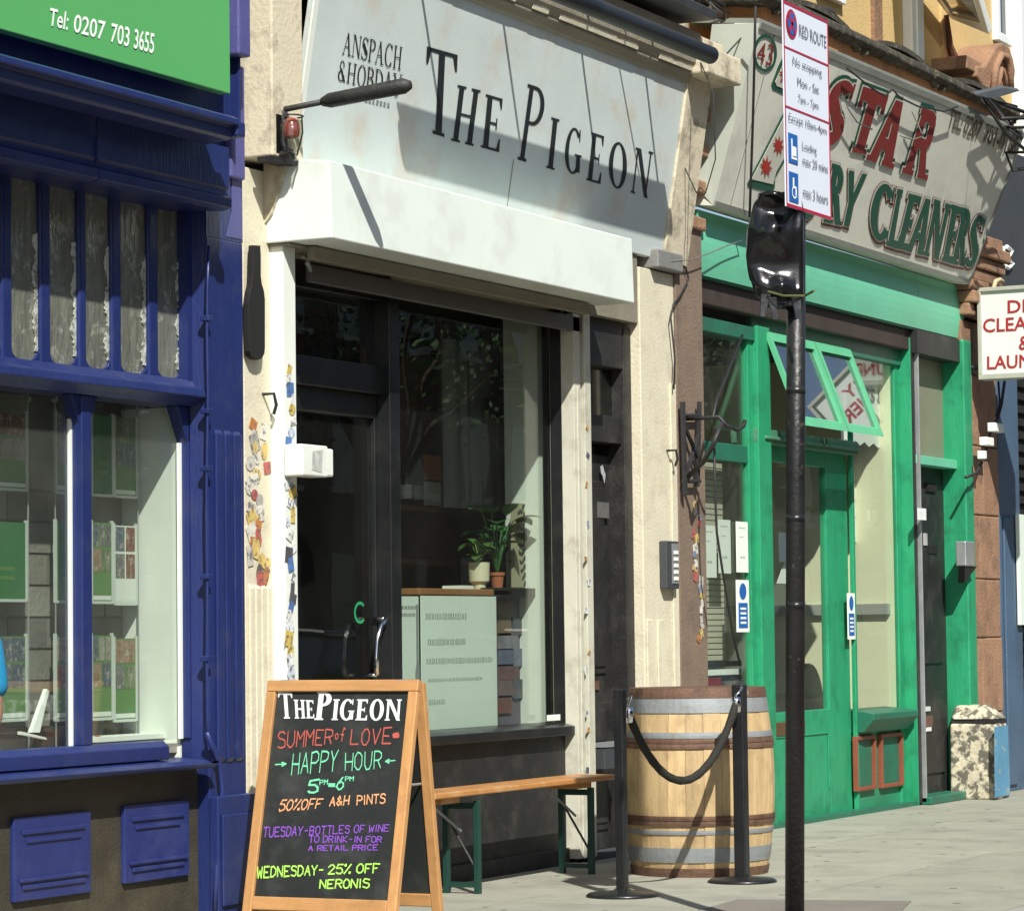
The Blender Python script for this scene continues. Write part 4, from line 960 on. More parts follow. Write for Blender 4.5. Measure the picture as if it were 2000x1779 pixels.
for ch, tl, tr, bl, br in [
    ('S', (1626, 152), (1674, 162), (1585, 275), (1632, 290)),
    ('T', (1683, 168), (1733, 186), (1648, 293), (1700, 304)),
    ('A', (1735, 190), (1772, 204), (1688, 310), (1742, 330)),
    ('R', (1798, 210), (1836, 222), (1758, 336), (1808, 352))]:
    if ch == 'T':
        P = [[(.28, 0), (.56, 0), (.56, 1), (.28, 1)], [(0, .80), (.84, .80), (.84, 1), (0, 1)], [(0, .68), (.12, .68), (.12, .82), (0, .82)], [(.72, .68), (.84, .68), (.84, .82), (.72, .82)], [(.2, 0), (.64, 0), (.64, .08), (.2, .08)]]
    elif ch == 'A':
        P = [[(0, 0), (.30, 0), (.52, 1), (.26, 1)], [(.54, 0), (.90, 0), (.66, 1), (.38, 1)], [(.2, .22), (.7, .22), (.66, .40), (.26, .40)], [(-.08, 0), (.32, 0), (.32, .08), (-.08, .08)], [(.5, 0), (.98, 0), (.98, .08), (.5, .08)]]
    elif ch == 'R':
        P = [[(.06, 0), (.32, 0), (.32, 1), (.06, 1)], [(-.02, 0), (.40, 0), (.40, .08), (-.02, .08)], [(-.02, .92), (.2, .92), (.2, 1), (-.02, 1)], [(.32, .82), (.62, .82), (.56, 1), (.32, 1)], [(.62, .82), (.78, .84), (.74, .94), (.56, 1)], [(.54, .55), (.80, .55), (.80, .84), (.54, .84)], [(.32, .42), (.66, .42), (.80, .56), (.32, .58)], [(.42, .44), (.66, .44), (.88, 0), (.60, 0)], [(.56, 0), (.96, 0), (.96, .08), (.56, .08)]]
    else: P, _ = serif_glyph(ch, st=.27, th=.20, sf=.08)
    layered(P, tl, tr, bl, br, REDL, GRNL, 'letter_'+ch.lower(), .022, .040, (-.02, .035))
for ch, tl, tr, bl, br in [
    ('D', (1583, 318), (1612, 327), (1560, 424), (1590, 432)),
    ('R', (1622, 318), (1655, 328), (1605, 432), (1640, 440)),
    ('Y', (1655, 332), (1690, 340), (1632, 435), (1668, 447)),
    ('C', (1706, 352), (1746, 364), (1692, 462), (1730, 475)),
    ('L', (1750, 368), (1768, 372), (1728, 478), (1752, 486)),
    ('E', (1772, 377), (1798, 384), (1746, 484), (1772, 490)),
    ('A', (1796, 384), (1822, 392), (1768, 490), (1800, 498)),
    ('N', (1822, 388), (1856, 400), (1800, 497), (1832, 508)),
    ('E', (1856, 398), (1880, 406), (1836, 508), (1860, 516)),
    ('R', (1878, 404), (1902, 414), (1854, 514), (1880, 520)),
    ('S', (1900, 416), (1926, 424), (1876, 516), (1900, 526))]:
    if ch == 'A': P = [[(0, 0), (.24, 0), (.50, 1), (.28, 1)], [(.54, 0), (.84, 0), (.60, 1), (.36, 1)], [(.2, .26), (.66, .26), (.62, .38), (.26, .38)]]
    elif ch == 'Y': P = [[(.25, 0), (.5, 0), (.5, .5), (.25, .5)], [(.25, .45), (.45, .45), (.2, 1), (-.05, 1)], [(.30, .45), (.5, .45), (.80, 1), (.58, 1)]]
    else: P, _ = serif_glyph(ch, st=.24, th=.13, sf=.07)
    layered(P, tl, tr, bl, br, GRNL, REDL, 'letter_'+ch.lower(), .028, .050, (.015, -.015))
# the big half hidden A with stars
A1 = [(1537, 203), (1462, 350), (1463, 357), (1507, 368), (1515, 360), (1516, 340), (1560, 260), (1575, 200)]
part('letter_a', MB().slab([cs(u-3, v+8)+N_*.004 for u, v in A1][::-1], -N_*.002), GRNL, cg)
part('letter_a', MB().slab([cs(u, v)+N_*.008 for u, v in [(1540, 208), (1466, 350), (1508, 360), (1514, 336), (1556, 262), (1570, 205)]][::-1], -N_*.002), CRML, cg)
part('letter_a', MB().slab([cs(u, v)+N_*.004 for u, v in [(1528, 112), (1520, 128), (1506, 165), (1508, 175), (1545, 192), (1575, 130)]][::-1], -N_*.002), GRNL, cg)
part('letter_a', MB().slab([cs(u, v)+N_*.008 for u, v in [(1531, 118), (1512, 160), (1515, 168), (1545, 180), (1570, 130)]][::-1], -N_*.002), CRML, cg)
def star(u, v, su, sv):
    pts = []
    for i in range(16):
        a = math.pi*2*i/16+.2; r = 1 if i % 2 == 0 else .45; pts.append(cs(u+su*r*math.cos(a), v+sv*r*math.sin(a))+N_*.013)
    c = cs(u, v)+N_*.013
    return part('star', MB().add([c]+pts, [(0, 1+(i+1) % 16, 1+i) for i in range(16)]), mat('bright red star', (.38, .03, .02), .5, .1, 8, 0), cg)
for s_ in ((1517, 284, 12, 21), (1493, 325, 13, 23), (1532, 145, 15, 25), (1545, 240, 11, 18)): star(*s_)
# number 43 in a ring
def ell(u, v, a, b, n=26): return [cs(u+a*math.cos(6.2832*i/n), v+b*math.sin(6.2832*i/n)) for i in range(n)]
o1, i1 = ell(1493, 104, 23, 37), ell(1493, 104, 18.5, 31)
part('number_ring', MB().add([p+N_*.006 for p in o1]+[p+N_*.006 for p in i1], [(i, (i+1) % 26, 26+(i+1) % 26, 26+i) for i in range(26)]), GRNL, cg)
P43 = sans_text('43')
part('number', map_polys(MB(), P43, *[cs(*c) for c in ((1480, 82), (1511, 88), (1475, 122), (1505, 130))], N_*.006), REDL, cg)
P = sans_text('TEL: 0207 701-0168', bold=.025)
for s_, f0, f1 in (('TEL:', 0, .2), ('0207', .23, .47), ('701-0168', .52, 1)):
    def lp(a, b, t): return (a[0]*(1-t)+b[0]*t, a[1]*(1-t)+b[1]*t)
    c0_, c1_, c2_, c3_ = (1857, 212), (1990, 268), (1848, 248), (1980, 306)
    part('telephone_lettering', map_polys(MB(), sans_text(s_, bold=.025), *[cs(*c) for c in (lp(c0_, c1_, f0), lp(c0_, c1_, f1), lp(c2_, c3_, f0), lp(c2_, c3_, f1))], N_*.006), mat('brown grey lettering', (.13, .11, .08), .6, .15, 6, 0), cg)
# wires lying over the sign
def over(pts, r, m, label): return cable([cs(u, v)+N_*.05 for u, v in pts], r, m, label, name='wire', cat='wire')
over([(1461, 10), (1459, 120), (1456, 240), (1452, 360), (1450, 420)], .008, CABLE, 'straight dark wire hanging down the left end of the crooked sign')
over([(1640, 130), (1665, 150), (1690, 170), (1715, 185), (1730, 172), (1745, 188), (1780, 205), (1830, 215), (1858, 205)], .006, CABLE, 'loose black wire trailing across the top of the crooked sign')
over([(1640, 205), (1660, 235), (1690, 250)], .005, GREYC, 'short grey wire looped low between red letters of crooked sign')
over([(1768, 215), (1790, 262), (1770, 270), (1745, 262)], .005, GREYC, 'thin grey wire curling behind the letter R of the crooked sign')
cable([at(u, v, -.30) for u, v in [(1380, 150), (1420, 105), (1475, 45), (1500, 60), (1540, 110)]], .005, CABLE, 'thin slack wire rising to the left top corner of crooked sign')

# ---- projecting light box sign
JX = XX(1905, 650, -.10)+.05
def pr2(u, v, x=None): return atx(u, v, JX if x is None else x)
ptl = atx(1908, 563, JX); pbl = atx(1910, 742, JX)
y_in = ptl[1]; zt1_, zt0_ = ptl[2], pbl[2]
y_out = y_in-.80
pj_ = thing('projecting_sign', 'white double sided box sign reading DRY CLEANERS and LAUNDRY in red at the right edge', 'shop sign', (JX, y_out, zt0_))
part('light_box', MB().box(JX+.01, JX+.14, y_out, y_in, zt0_+.02, zt1_-.02), mat('white acrylic', (.72, .76, .70), .3, .02, 2, 0), pj_)
f = MB().box(JX-.01, JX+.16, y_out, y_in, zt1_-.03, zt1_).box(JX-.01, JX+.16, y_out, y_in, zt0_, zt0_+.04).box(JX-.01, JX+.16, y_in-.03, y_in, zt0_+.04, zt1_-.03).box(JX-.01, JX+.16, y_out, y_out+.03, zt0_+.04, zt1_-.03)
part('frame', f, mat('pale sign frame', (.42, .43, .36), .5, .15, 6, .1, 30), pj_, bevel=.004)
REDT = mat('signal red lettering', (.38, .02, .03), .5, .03, 3, 0)
for s_, u0, u1, va, vb in (('DRY', 1968, 2044, 587, 612), ('CLEANERS', 1920, 2092, 623, 650), ('&', 1990, 2012, 657, 684), ('LAUNDRY', 1928, 2084, 696, 722)):
    C4 = [atx(u, v, JX+.0075) for u, v in ((u0, va), (u1, va+(u1-u0)*0), (u0, vb), (u1, vb))]
    C4[1][2] = C4[0][2]; C4[3][2] = C4[2][2]
    part('lettering', map_polys(MB(), sans_text(s_, bold=.015), *C4, (-.001, 0, 0)), REDT, pj_)
part('bracket', MB().tube([(JX+.07, y_in, zt1_-.1), (JX+.07, .1, zt1_-.1)], .02, 8).tube([(JX+.07, y_in, zt0_+.1), (JX+.07, .1, zt0_+.1)], .02, 8), IRON, pj_)
x = XX(1940, 900, -.1)
cable([at(u, v, -.1) for u, v in [(1962, 745), (1956, 790), (1948, 820), (1938, 830), (1925, 880), (1915, 910), (1906, 925), (1886, 932)]], .012, CABLE, 'black supply cable dropping below the projecting box sign')
cable([at(u, v, -.1) for u, v in [(1950, 745), (1953, 790), (1945, 812)]], .008, CABLE, 'second shorter black cable just under the projecting box sign')
for (a, b, lab) in (((1934, 825), (1956, 846), 'small silver taped joint on the cable below the projecting sign'), ((1918, 853), (1936, 872), 'square white connector on the cable below projecting sign'), ((1914, 880), (1922, 897), 'white cable tie tail below the square connector')):
    x0, x1, z0, z1 = R2(a, b, -.13); solo('cable_connector', MB().box(x0+.02, x1-.02, -.16, -.10, z0, z1), PAPER, lab, 'connector', bevel=.006)
cable([at(u, v, -.2) for u, v in [(1940, 565), (1944, 550), (1952, 546), (1960, 552)]], .018, mat('cream conduit', (.5, .42, .25), .6, .1, 5, 0), 'short cream bent conduit on top of the projecting box sign', 'conduit', 'conduit')

# ---- right hand brick pier, stone guard and neighbour shop
bp0, bp1 = xgp+.002, XX(1951, 1100, .0)
nb = thing('dark_neighbour_shop', 'charcoal shopfront with slate blue pilaster and brown pier at the right edge', 'shopfront', (10.2, .3, 0))
bandz = [0, .62, 1.18, 1.62, 2.1, 2.62, 3.15, 3.55]
for i, (a, b) in enumerate(zip(bandz, bandz[1:])):
    xm = bp0+(bp1-bp0)*(.42 if i % 2 else .55)
    part('pier_or_reflected_block', MB().box(bp0, xm-.003, -.012-.004*(i % 3), .3, a+.003, b-.003), BRICKB, nb, bevel=.01)
    part('pier_or_reflected_block', MB().box(xm+.003, bp1, -.006-.004*((i+1) % 3), .3, a+.003, b-.003), BRICKB, nb, bevel=.01)
for i in range(7):
    z = 3.58+i*.092; e = (.02, .05, .035, .015, .03, .055, .02)[i]
    part('capital_moulding', MB().box(bp0-.0, bp1+e, -.05-e*1.5, .3, z, z+.088), BRICKB, nb, bevel=.012)
part('pier_shaft', MB().box(bp0+.05, bp1-.05, .10, .3, 4.25, 8.6), OCHRE, nb)
sl0, sl1 = bp1+.002, XX(1992, 1100, .02)
part('pilaster', MB().box(sl0, sl1, .01, .35, 0, 3.55).box(sl0+.12, sl1-.25, -.01, .01, .05, 2.1).box(sl0+.02, sl0+.08, -.004, .01, .05, 3.5), SLATE, nb, bevel=.008)
part('fascia', MB().box(sl0-.3, 16, .02, .4, 3.55, 5.0), CHAR, nb, bevel=.005)
z = .35
SLAT = mat('black shutter slat', (.02, .02, .019), .5, .2, 6, .2, 30)
for i in range(28):
    part('shutter_slat', MB().ext([(.25, z), (.21, z+.01), (.205, z+.06), (.25, z+.075)], sl1+.02, 13.5), SLAT, nb); z += .105
part('back_wall', MB().box(sl1, 16, .26, .4, 0, 3.5), SLAT, nb)
x0 = XX(1990, 1100, -.02); pz0, pz1 = ZZ(1990, 1220, 0), ZZ(1990, 1005, 0)
solo('poster', MB().box(x0, x0+.9, -.03, .0, pz0, pz1), PAPERG, 'pale poster just entering the picture at the right edge', 'poster')
for a, b in (((1948, 478), (1954, 502)), ((1957, 470), (1964, 488)), ((1966, 480), (1976, 522))):
    pass
strk = [[(1950, 500), (1948, 512)], [(1958, 482), (1960, 498), (1962, 520)], [(1966, 482), (1976, 490), (1968, 505), (1978, 515), (1970, 524), (1962, 520)]]
m = MB()
ng = thing('neighbour_sign_lettering', 'white apostrophe and letter S of the dark shop sign at right edge', 'sign lettering', tuple(at(1965, 505, .0)))
for s_ in strk: part('letter_stroke', MB().tube([at(u, v, .0) for u, v in s_], .018, 6), TXTW, ng)
# stone guard
gcx, gcy = gr(1921, 1560)[0]+.05, -.12
gd = thing('stone_guard_post', 'squat peeling cream and blue painted stone guard at the foot of brown pier', 'bollard', (gcx, -.15, 0))
PEEL = mat('peeling cream paint', (.55, .50, .36), .8, .25, 7, .8, 25, dirt=(.10, .092, .072), damt=.95, dscale=13, dlo=.46, dhi=.54)
BLP = mat('flaky sky blue paint', (.10, .27, .42), .7, .12, 5, .5, 40, dirt=(.45, .38, .25), damt=.6, dscale=9, dlo=.58, dhi=.62)
gx0_ = XX(1878, 1540, -.02)-.0; gy = -.26
gxa = gx0_+.12; gxb = XX(1977, 1540, gy)
yb_ = .1
zt_g = ZZ(1930, 1415, gy)
body = MB()
body.hexa([(gxa, gy, 0), (gxb, gy+.02, 0), (gxa-.02, yb_, 0), (gxb, yb_, 0), (gxa+.02, gy, zt_g), (gxb-.03, gy+.02, zt_g), (gxa+.0, yb_, zt_g), (gxb-.03, yb_, zt_g)])
part('stone_body', body, PEEL, gd, bevel=.015)
part('painted_face', MB().slab([(gxb-.42, gy-.006, .02), (gxb-.01, gy+.012, .02), (gxb-.04, gy+.012, zt_g-.02), (gxb-.40, gy-.006, zt_g-.02)], (0, .004, 0)), BLP, gd)
cap = MB(); zc_ = zt_g+.03; hh = ZZ(1925, 1378, gy)
cap.hexa([(gxa, gy, zc_), (gxb-.03, gy, zc_), (gxa, yb_, zc_), (gxb-.03, yb_, zc_), (gxa+.10, gy+.10, hh), (gxb-.16, gy+.10, hh), (gxa+.1, yb_, hh), (gxb-.16, yb_, hh)])
part('cap_stone', cap, PEEL, gd, bevel=.03)
part('neck', MB().box(gxa+.02, gxb-.05, gy+.02, yb_, zt_g, zc_), BLACKW, gd)
# small grey wall box on the green pilaster
x0, x1, z0, z1 = R2((1871, 1057), (1889, 1106), -.05)
gb = thing('grey_wall_box', 'small grey box with dark bracket on the green pilaster above the stone guard', 'box', (x0, -.05, z0))
part('body', MB().box(x0, x1, -.11, -.03, z0, z1), SILVER, gb, bevel=.008); part('foot', MB().slab([(x0, -.10, z0), (x1+.08, -.10, z0), (x0+.1, -.06, z0-.12)], (0, .05, 0)), BLACKW, gb)

# ---- upper floor above the cleaners
up = thing('upper_storey', 'ochre rendered upper storey with white window frames over the crooked sign', 'building', (6, .5, 4.9))
UY = .12
part('rendered_wall', MB().box(3.05, 8.35, UY, UY+.3, 4.0, 8.6), OCHRE, up)
part('rendered_wall', MB().box(8.9, 14, UY, UY+.3, 5.0, 8.6), OCHRE, up)
# arched orange panels between sign top and ledge
FRY = -.36
zl_a = ZZ(1700, 84, FRY-.07)
part('frieze', MB().box(3.5, 8.4, FRY, UY, 4.86, zl_a-.02), ORANGE, up)
for i in range(2):
    a = XX(1682+i*0, 85, 0)+i*2.0 if i else XX(1682, 85, 0); b = XX(1822, 165, 0)
rn = random.Random(4)
def ledge(x0, x1, z):
    x = x0
    while x < x1:
        l = min(rn.uniform(.22, .5), x1-x); j = rn.uniform(-.012, .012)
        part('ledge_stone', MB().ext([(FRY+.1, z-.04), (FRY-.02, z-.045+j*.5), (FRY-.05+j, z-.03), (FRY-.075+j, z-.02), (FRY-.07+j, z+.03+j*.5), (FRY-.03, z+.045), (UY, z+.10), (UY, z+.02)], x+.003, x+l-.003), MOSS, up, bevel=.012); x += l
ledge(3.3, 8.35, zl_a)
def arch(x0, x1, z0, h, n=12):
    m = MB()
    for i in range(n):
        a, b = x0+(x1-x0)*i/n, x0+(x1-x0)*(i+1)/n
        za, zb2 = z0+h*(4*(i/n)*(1-i/n))**.6, z0+h*(4*((i+1)/n)*(1-(i+1)/n))**.6
        m.hexa([(a, FRY-.05, za), (b, FRY-.05, zb2), (a, FRY, za), (b, FRY, zb2), (a, FRY-.05, za+.035), (b, FRY-.05, zb2+.035), (a, FRY, za+.035), (b, FRY, zb2+.035)])
    return part('arch_moulding', m, MOSS, up)
xa, xb = XX(1680, 110, FRY), XX(1820, 160, FRY); zar = ZZ(1700, 118, FRY)
arch(xa, xb, zar, .14); arch(xa-(xb-xa)-.12, xa-.12, zar, .14); arch(xb+.12, 8.3, zar, .14)
part('pier_strip', MB().box(XX(1700, 20, UY), XX(1716, 30, UY), UY-.03, UY, zl_a, 8.6), BRICKB, up)
PVC = mat('white window plastic', (.80, .82, .80), .35, .02, 2, 0)
def window(x0, x1, z0, z1, bars=()):
    t = .07
    o = part('window', MB().box(x0, x0+t, UY-.05, UY+.1, z0, z1).box(x1-t, x1, UY-.05, UY+.1, z0, z1).box(x0+t, x1-t, UY-.05, UY+.1, z0, z0+t).box(x0+t, x1-t, UY-.05, UY+.1, z1-t, z1), PVC, up, bevel=.006)
    for b in bars: part('window_mullion', MB().box(b-.04, b+.04, UY-.04, UY+.08, z0+t, z1-t), PVC, o)
    part('pane', MB().box(x0+t, x1-t, UY-.02, UY-.01, z0+t, z1-t), mat('dark upstairs glass', (.03, .035, .04), .05, .1, 2, 0, spec=1), o)
wx = XX(1762, 60, UY)
window(XX(1590, 0, UY), XX(1640, 10, UY), ZZ(1640, 12, UY), 7.6)
part('window_side', MB().box(wx, wx+.26, UY-.08, UY, 5.0, 8.0).box(wx+.06, wx+.12, UY-.10, UY-.08, 5.0, 8), PVC, up, bevel=.01)
part('window_side', MB().box(XX(1972, 80, UY), XX(1972, 80, UY)+.16, UY-.10, UY, 5.0, 8.0), PVC, up, bevel=.01)
window(XX(1938, 60, UY), XX(1965, 60, UY), ZZ(1950, 85, UY), 8.0)
# open casement
cz = ZZ(1843, 30, UY)
C4 = [at(1840, -60, .0), at(1890, -60, -.35), at(1931, 70, -.50), at(1853, 35, UY-.1)]
C4 = [at(1822, -8, UY-.06), at(1905, -20, -.55), at(1931, 68, -.55), at(1858, 38, UY-.06)]
n2 = np.cross(C4[1]-C4[0], C4[3]-C4[0]); n2 /= np.linalg.norm(n2)
def bl(s, t): return (C4[0]*(1-s)+C4[1]*s)*(1-t)+(C4[3]*(1-s)+C4[2]*s)*t
m = MB()
for q in (((0, -2), (.14, -2), (.14, 1), (0, 1)), ((.86, -2), (1, -2), (1, 1), (.86, 1)), ((.14, .78), (.86, .78), (.86, 1), (.14, 1))):
    m.slab([bl(*c) for c in q], n2*.05)
cas = part('open_casement', m, PVC, up, bevel=.006)
part('casement_pane', MB().slab([bl(.14, -2), bl(.86, -2), bl(.86, .78), bl(.14, .78)], n2*.012), glass('pale reflecting pane', (.5, .5, .45), extra=.25), cas)
# scroll corbel at the right end
c = at(1936, 130, -.25)
sc = thing('scroll_corbel', 'terracotta scroll corbel rising at the right end of the mossy ledge', 'corbel', (c[0], c[1], c[2]-.3))
pr = [(1908, 128), (1925, 128), (1938, 105), (1948, 88), (1960, 84), (1972, 92), (1980, 115), (1984, 140), (1980, 180), (1930, 185), (1908, 150)]
part('scroll', MB().slab([at(u, v, -.22) for u, v in pr][::-1], (0, .30, 0)), BRICKB, sc, bevel=.02)
part('scroll_ring', MB().tube([at(u, v, -.24) for u, v in [(1940, 175), (1945, 130), (1955, 108), (1966, 112), (1972, 135), (1974, 175)]], .03, 8), BRICKB, sc, smooth=True)
part('scroll_ring', MB().tube([at(u, v, -.24) for u, v in [(1950, 172), (1956, 135), (1963, 150), (1965, 172)]], .02, 8), BRICKB, sc, smooth=True)
part('block', MB().box(at(1908, 128, -.2)[0]-.25, at(1908, 128, -.2)[0]+.1, -.205, .07, c[2]-.08, c[2]+.02), BRICKB, sc, bevel=.01)
rn = random.Random(9)
for i, lab in enumerate(['tangled dark wires hung over the right end of the crooked sign', 'black wire bundle curling beneath the terracotta scroll corbel', 'drooping black wire from the scroll corbel to the dark fascia']):
    p0 = at(1925, 190, -.62); pts = [p0+np.array([rn.uniform(-.3, .9)+.1*k, rn.uniform(-.1, .1), rn.uniform(-.15, .08)-.03*k*i]) for k in range(7)]
    cable(pts, .014, CABLE, lab, name='wire_tangle')
p = [at(u, v, -.60) for u, v in ((1905, 185), (1960, 172), (1992, 178), (1930, 196))]
solo('lead_sheet_scrap', MB().slab(p, (0, .02, .02)), LEAD, 'bent grey lead scrap lying over the right top corner of the crooked sign', 'scrap')
pts = [at(u, v, -.28) for u, v in [(1560, 18), (1600, 22), (1640, 45), (1665, 80), (1690, 118), (1720, 140), (1760, 162), (1800, 180), (1850, 188)]]
cable(pts, .022, CABLE, 'thick black service cable drooping across the orange frieze', name='service_cable')
pts = [at(u, v, -.27) for u, v in [(1570, 12), (1620, 25), (1650, 60), (1690, 105), (1705, 118)]]
cable(pts, .03, CABLE, 'heavy tarred cable end beside the road plate at the ledge', name='service_cable')
part('pipe', MB().tube([at(1848, 30, UY-.05), at(1856, 90, UY-.05), at(1872, 140, UY-.05)], [.02, .025, .05], 8), mat('rusty brown pipe', (.12, .05, .03), .7, .2, 9, .3, 40), up)

# ================================================================== STREET FURNITURE
b0 = gr(1552, 1826)
PX, PY = b0[0], b0[1]
post = thing('sign_post', 'tall black round sign post standing near the kerb', 'post', (PX, PY, 0))
ptop = ZZ(1552, 395, PY)
PT = at(1556, 30, PY)
def pole(z): return np.array([PX+(PT[0]-PX)*z/PT[2], PY, z])
part('pole', MB().tube([pole(0), pole(PT[2])], .040, 24), mat('black post paint', (.014, .014, .014), .42, .35, 7, .3, 50, dirt=(.10, .095, .08), damt=.7, dscale=22, dlo=.62, dhi=.7), post, smooth=True)
part('pole_collar', MB().tube([(PX, PY, 0), (PX, PY, .03)], .075, 24), IRON, post)
for v in (770, 1020, 1190):
    z = ZZ(1552, v, PY); part('tape_band', MB().tube([pole(z), pole(z+.03)], .0412, 24), BLACKP, post, smooth=True)
PLY = PY-.055
x0, x1, z0, z1 = XX(1536, 403, PLY), XX(1620, 250, PLY), ZZ(1537, 403, PLY), ZZ(1537, 4, PLY)
pl = thing('road_plate', 'tall white RED ROUTE parking plate with red border fixed at the top of the post', 'road sign', ((x0+x1)/2, PLY, z0))
part('plate', MB().box(x0, x1, PLY, PLY+.006, z0, z1), mat('white sign plate', (.74, .80, .90), .35, .02, 2, 0), pl)
RB = mat('crimson sign border', (.42, .015, .05), .4, .03, 2, 0); BLU = mat('blue symbol square', (.015, .12, .42), .4, .03, 2, 0); GT = mat('grey sign print', (.16, .16, .18), .5, .02, 2, 0)
t = .008
part('red_border', MB().box(x0, x1, PLY-.002, PLY, z1-.012, z1).box(x0, x1, PLY-.002, PLY, z0, z0+.014).box(x0, x0+t, PLY-.002, PLY, z0+.014, z1-.012).box(x1-t, x1, PLY-.002, PLY, z0+.014, z1-.012), RB, pl)
zr1, zr2 = ZZ(1540, 95, PLY), ZZ(1540, 210, PLY)
part('red_rule', MB().box(x0+t, x1-t, PLY-.002, PLY, zr1-.004, zr1+.004), RB, pl); part('red_rule', MB().box(x0+t, x1-t, PLY-.002, PLY, zr2-.004, zr2+.004), RB, pl)
W_ = x1-x0
def ptext(s, fx0, fx1, zc_, h, m=GT, nm='lettering'):
    a, b = x0+W_*fx0, x0+W_*fx1
    return part(nm, map_polys(MB(), sans_text(s), (a, PLY, zc_+h/2), (b, PLY, zc_+h/2), (a, PLY, zc_-h/2), (b, PLY, zc_-h/2), (0, -.003, 0)), m, pl)
def disc(cx, cz, rx, rz, m, nm, lift=.003, n=28):
    return part(nm, MB().add([(cx+rx*math.cos(6.2832*i/n), PLY-lift, cz+rz*math.sin(6.2832*i/n)) for i in range(n)], [tuple(range(n))[::-1]]), m, pl)
cz = (z1+zr1)/2+.0
disc(x0+W_*.17, cz+.01, .062, .062, RB, 'no_stopping_disc'); disc(x0+W_*.17, cz+.01, .046, .046, BLU, 'no_stopping_disc', .005)
c_ = x0+W_*.17
for s_ in (1, -1): part('red_cross_bar', MB().add([(c_-.042, PLY-.006, cz+.01-s_*.030), (c_-.030, PLY-.006, cz+.01-s_*.042), (c_+.042, PLY-.006, cz+.01+s_*.030), (c_+.030, PLY-.006, cz+.01+s_*.042)], [(0, 1, 2, 3)]), RB, pl)
ptext('RED ROUTE', .33, .95, cz, .052)
zm_ = (zr1+zr2)/2
ptext('No stopping', .17, .83, zm_+.075, .042); ptext('Mon - Sat', .27, .76, zm_+.0, .036); ptext('7am - 7pm', .28, .74, zm_-.075, .042)
ptext('Except 10am-4pm', .06, .92, zr2-.045, .042)
for zz, g in ((ZZ(1545, 290, PLY), 0), (ZZ(1545, 365, PLY), 1)):
    a = x0+W_*.06
    part('blue_square', MB().box(a, a+.10, PLY-.003, PLY, zz-.062, zz+.062), BLU, pl)
    if g == 0: # loading figure and trolley
        part('trolley_symbol', MB().box(a+.03, a+.038, PLY-.005, PLY-.003, zz-.045, zz+.04).box(a+.038, a+.085, PLY-.005, PLY-.003, zz-.045, zz-.035).box(a+.045, a+.08, PLY-.005, PLY-.003, zz-.03, zz+.01), TXTW, pl)
    else:
        part('wheelchair_symbol', MB().box(a+.04, a+.05, PLY-.005, PLY-.003, zz-.005, zz+.04).box(a+.05, a+.075, PLY-.005, PLY-.003, zz-.005, zz+.005).box(a+.068, a+.077, PLY-.005, PLY-.003, zz-.04, zz-.005).add([(a+.05+.028*math.cos(t_)*r, PLY-.005, zz-.02+.028*math.sin(t_)*r) for t_ in np.linspace(2, 5.8, 9) for r in (1, .72)], [(2*i, 2*i+1, 2*i+3, 2*i+2) for i in range(8)]), TXTW, pl)
ptext('Loading', .35, .68, ZZ(1545, 279, PLY), .042); ptext('max 20 mins', .35, .93, ZZ(1545, 300, PLY)-.012, .038)
ptext('max 3 hours', .35, .92, ZZ(1545, 367, PLY), .044)
part('fixing_clip', MB().tube([pole(z1-.08), pole(z1-.05)], .043, 16).tube([pole(z0+.06), pole(z0+.09)], .043, 16), SILVER, pl)
# bin bag tied over a covered plate
bc = at(1514, 470, PY-.02)
rn = random.Random(6)
bb = thing('bin_bag_cover', 'crumpled black bin bag tied around the post just below the white plate', 'bag', (PX, PY, ZZ(1520, 600, PY)))
prof = [(378, 1482, 1538), (386, 1478, 1566), (410, 1468, 1571), (450, 1458, 1571), (500, 1456, 1571), (545, 1462, 1571), (575, 1475, 1571), (592, 1492, 1570), (604, 1500, 1568)]
NB = 64; NR = 40; V = []; F = []
fold = [(rn.uniform(0, 6.28), rn.uniform(.25, .6), rn.uniform(-.05, .05), rn.uniform(.06, .15)) for _ in range(13)]
for k, (v, ua, ub) in enumerate([[np.interp(t, range(len(prof)), [p[j] for p in prof]) for j in range(3)] for t in np.linspace(0, len(prof)-1, NR+1)]):
    R_ = abs((ub-ua)/2)/472.0; cc = CAM+ray((ua+ub)/2, v)*12.87; fr_ = k/NR
    ex = np.array([CM[0][0], CM[0][1], 0]); ey = np.array([-CM[2][0], -CM[2][1], 0])
    for j in range(NB):
        a = 2*math.pi*j/NB; rr = 1.0
        for (c0, wd_, sl_, am) in fold:         # sharp pleats gathered towards the tie
            d = (a-c0-sl_*k*.6+math.pi) % (2*math.pi)-math.pi
            rr -= am*(.35+.9*fr_)*max(0, 1-abs(d)/(wd_*(1.15-.5*fr_)))
        rr += .05*math.sin(a*3+k*.55)+.03*math.sin(a*5-k*.9)
        rr = max(rr, .62) if abs(math.cos(a)) < .9 else max(rr, .90)
        V.append(cc+ex*R_*math.cos(a)*(.80+.2*rr)+ey*(.035+.02*math.sin(k*.5))*math.sin(a)*rr**2.2*1.4+np.array([0, 0, .006*math.sin(a*4+k)]))
for k in range(NR):
    for j in range(NB): F.append((k*NB+j, k*NB+(j+1) % NB, (k+1)*NB+(j+1) % NB, (k+1)*NB+j))
F.append(tuple(range(NB))); F.append(tuple(NR*NB+j for j in range(NB))[::-1])
o = part('bag', MB().add(V, F), BINBAG, bb, smooth=True)
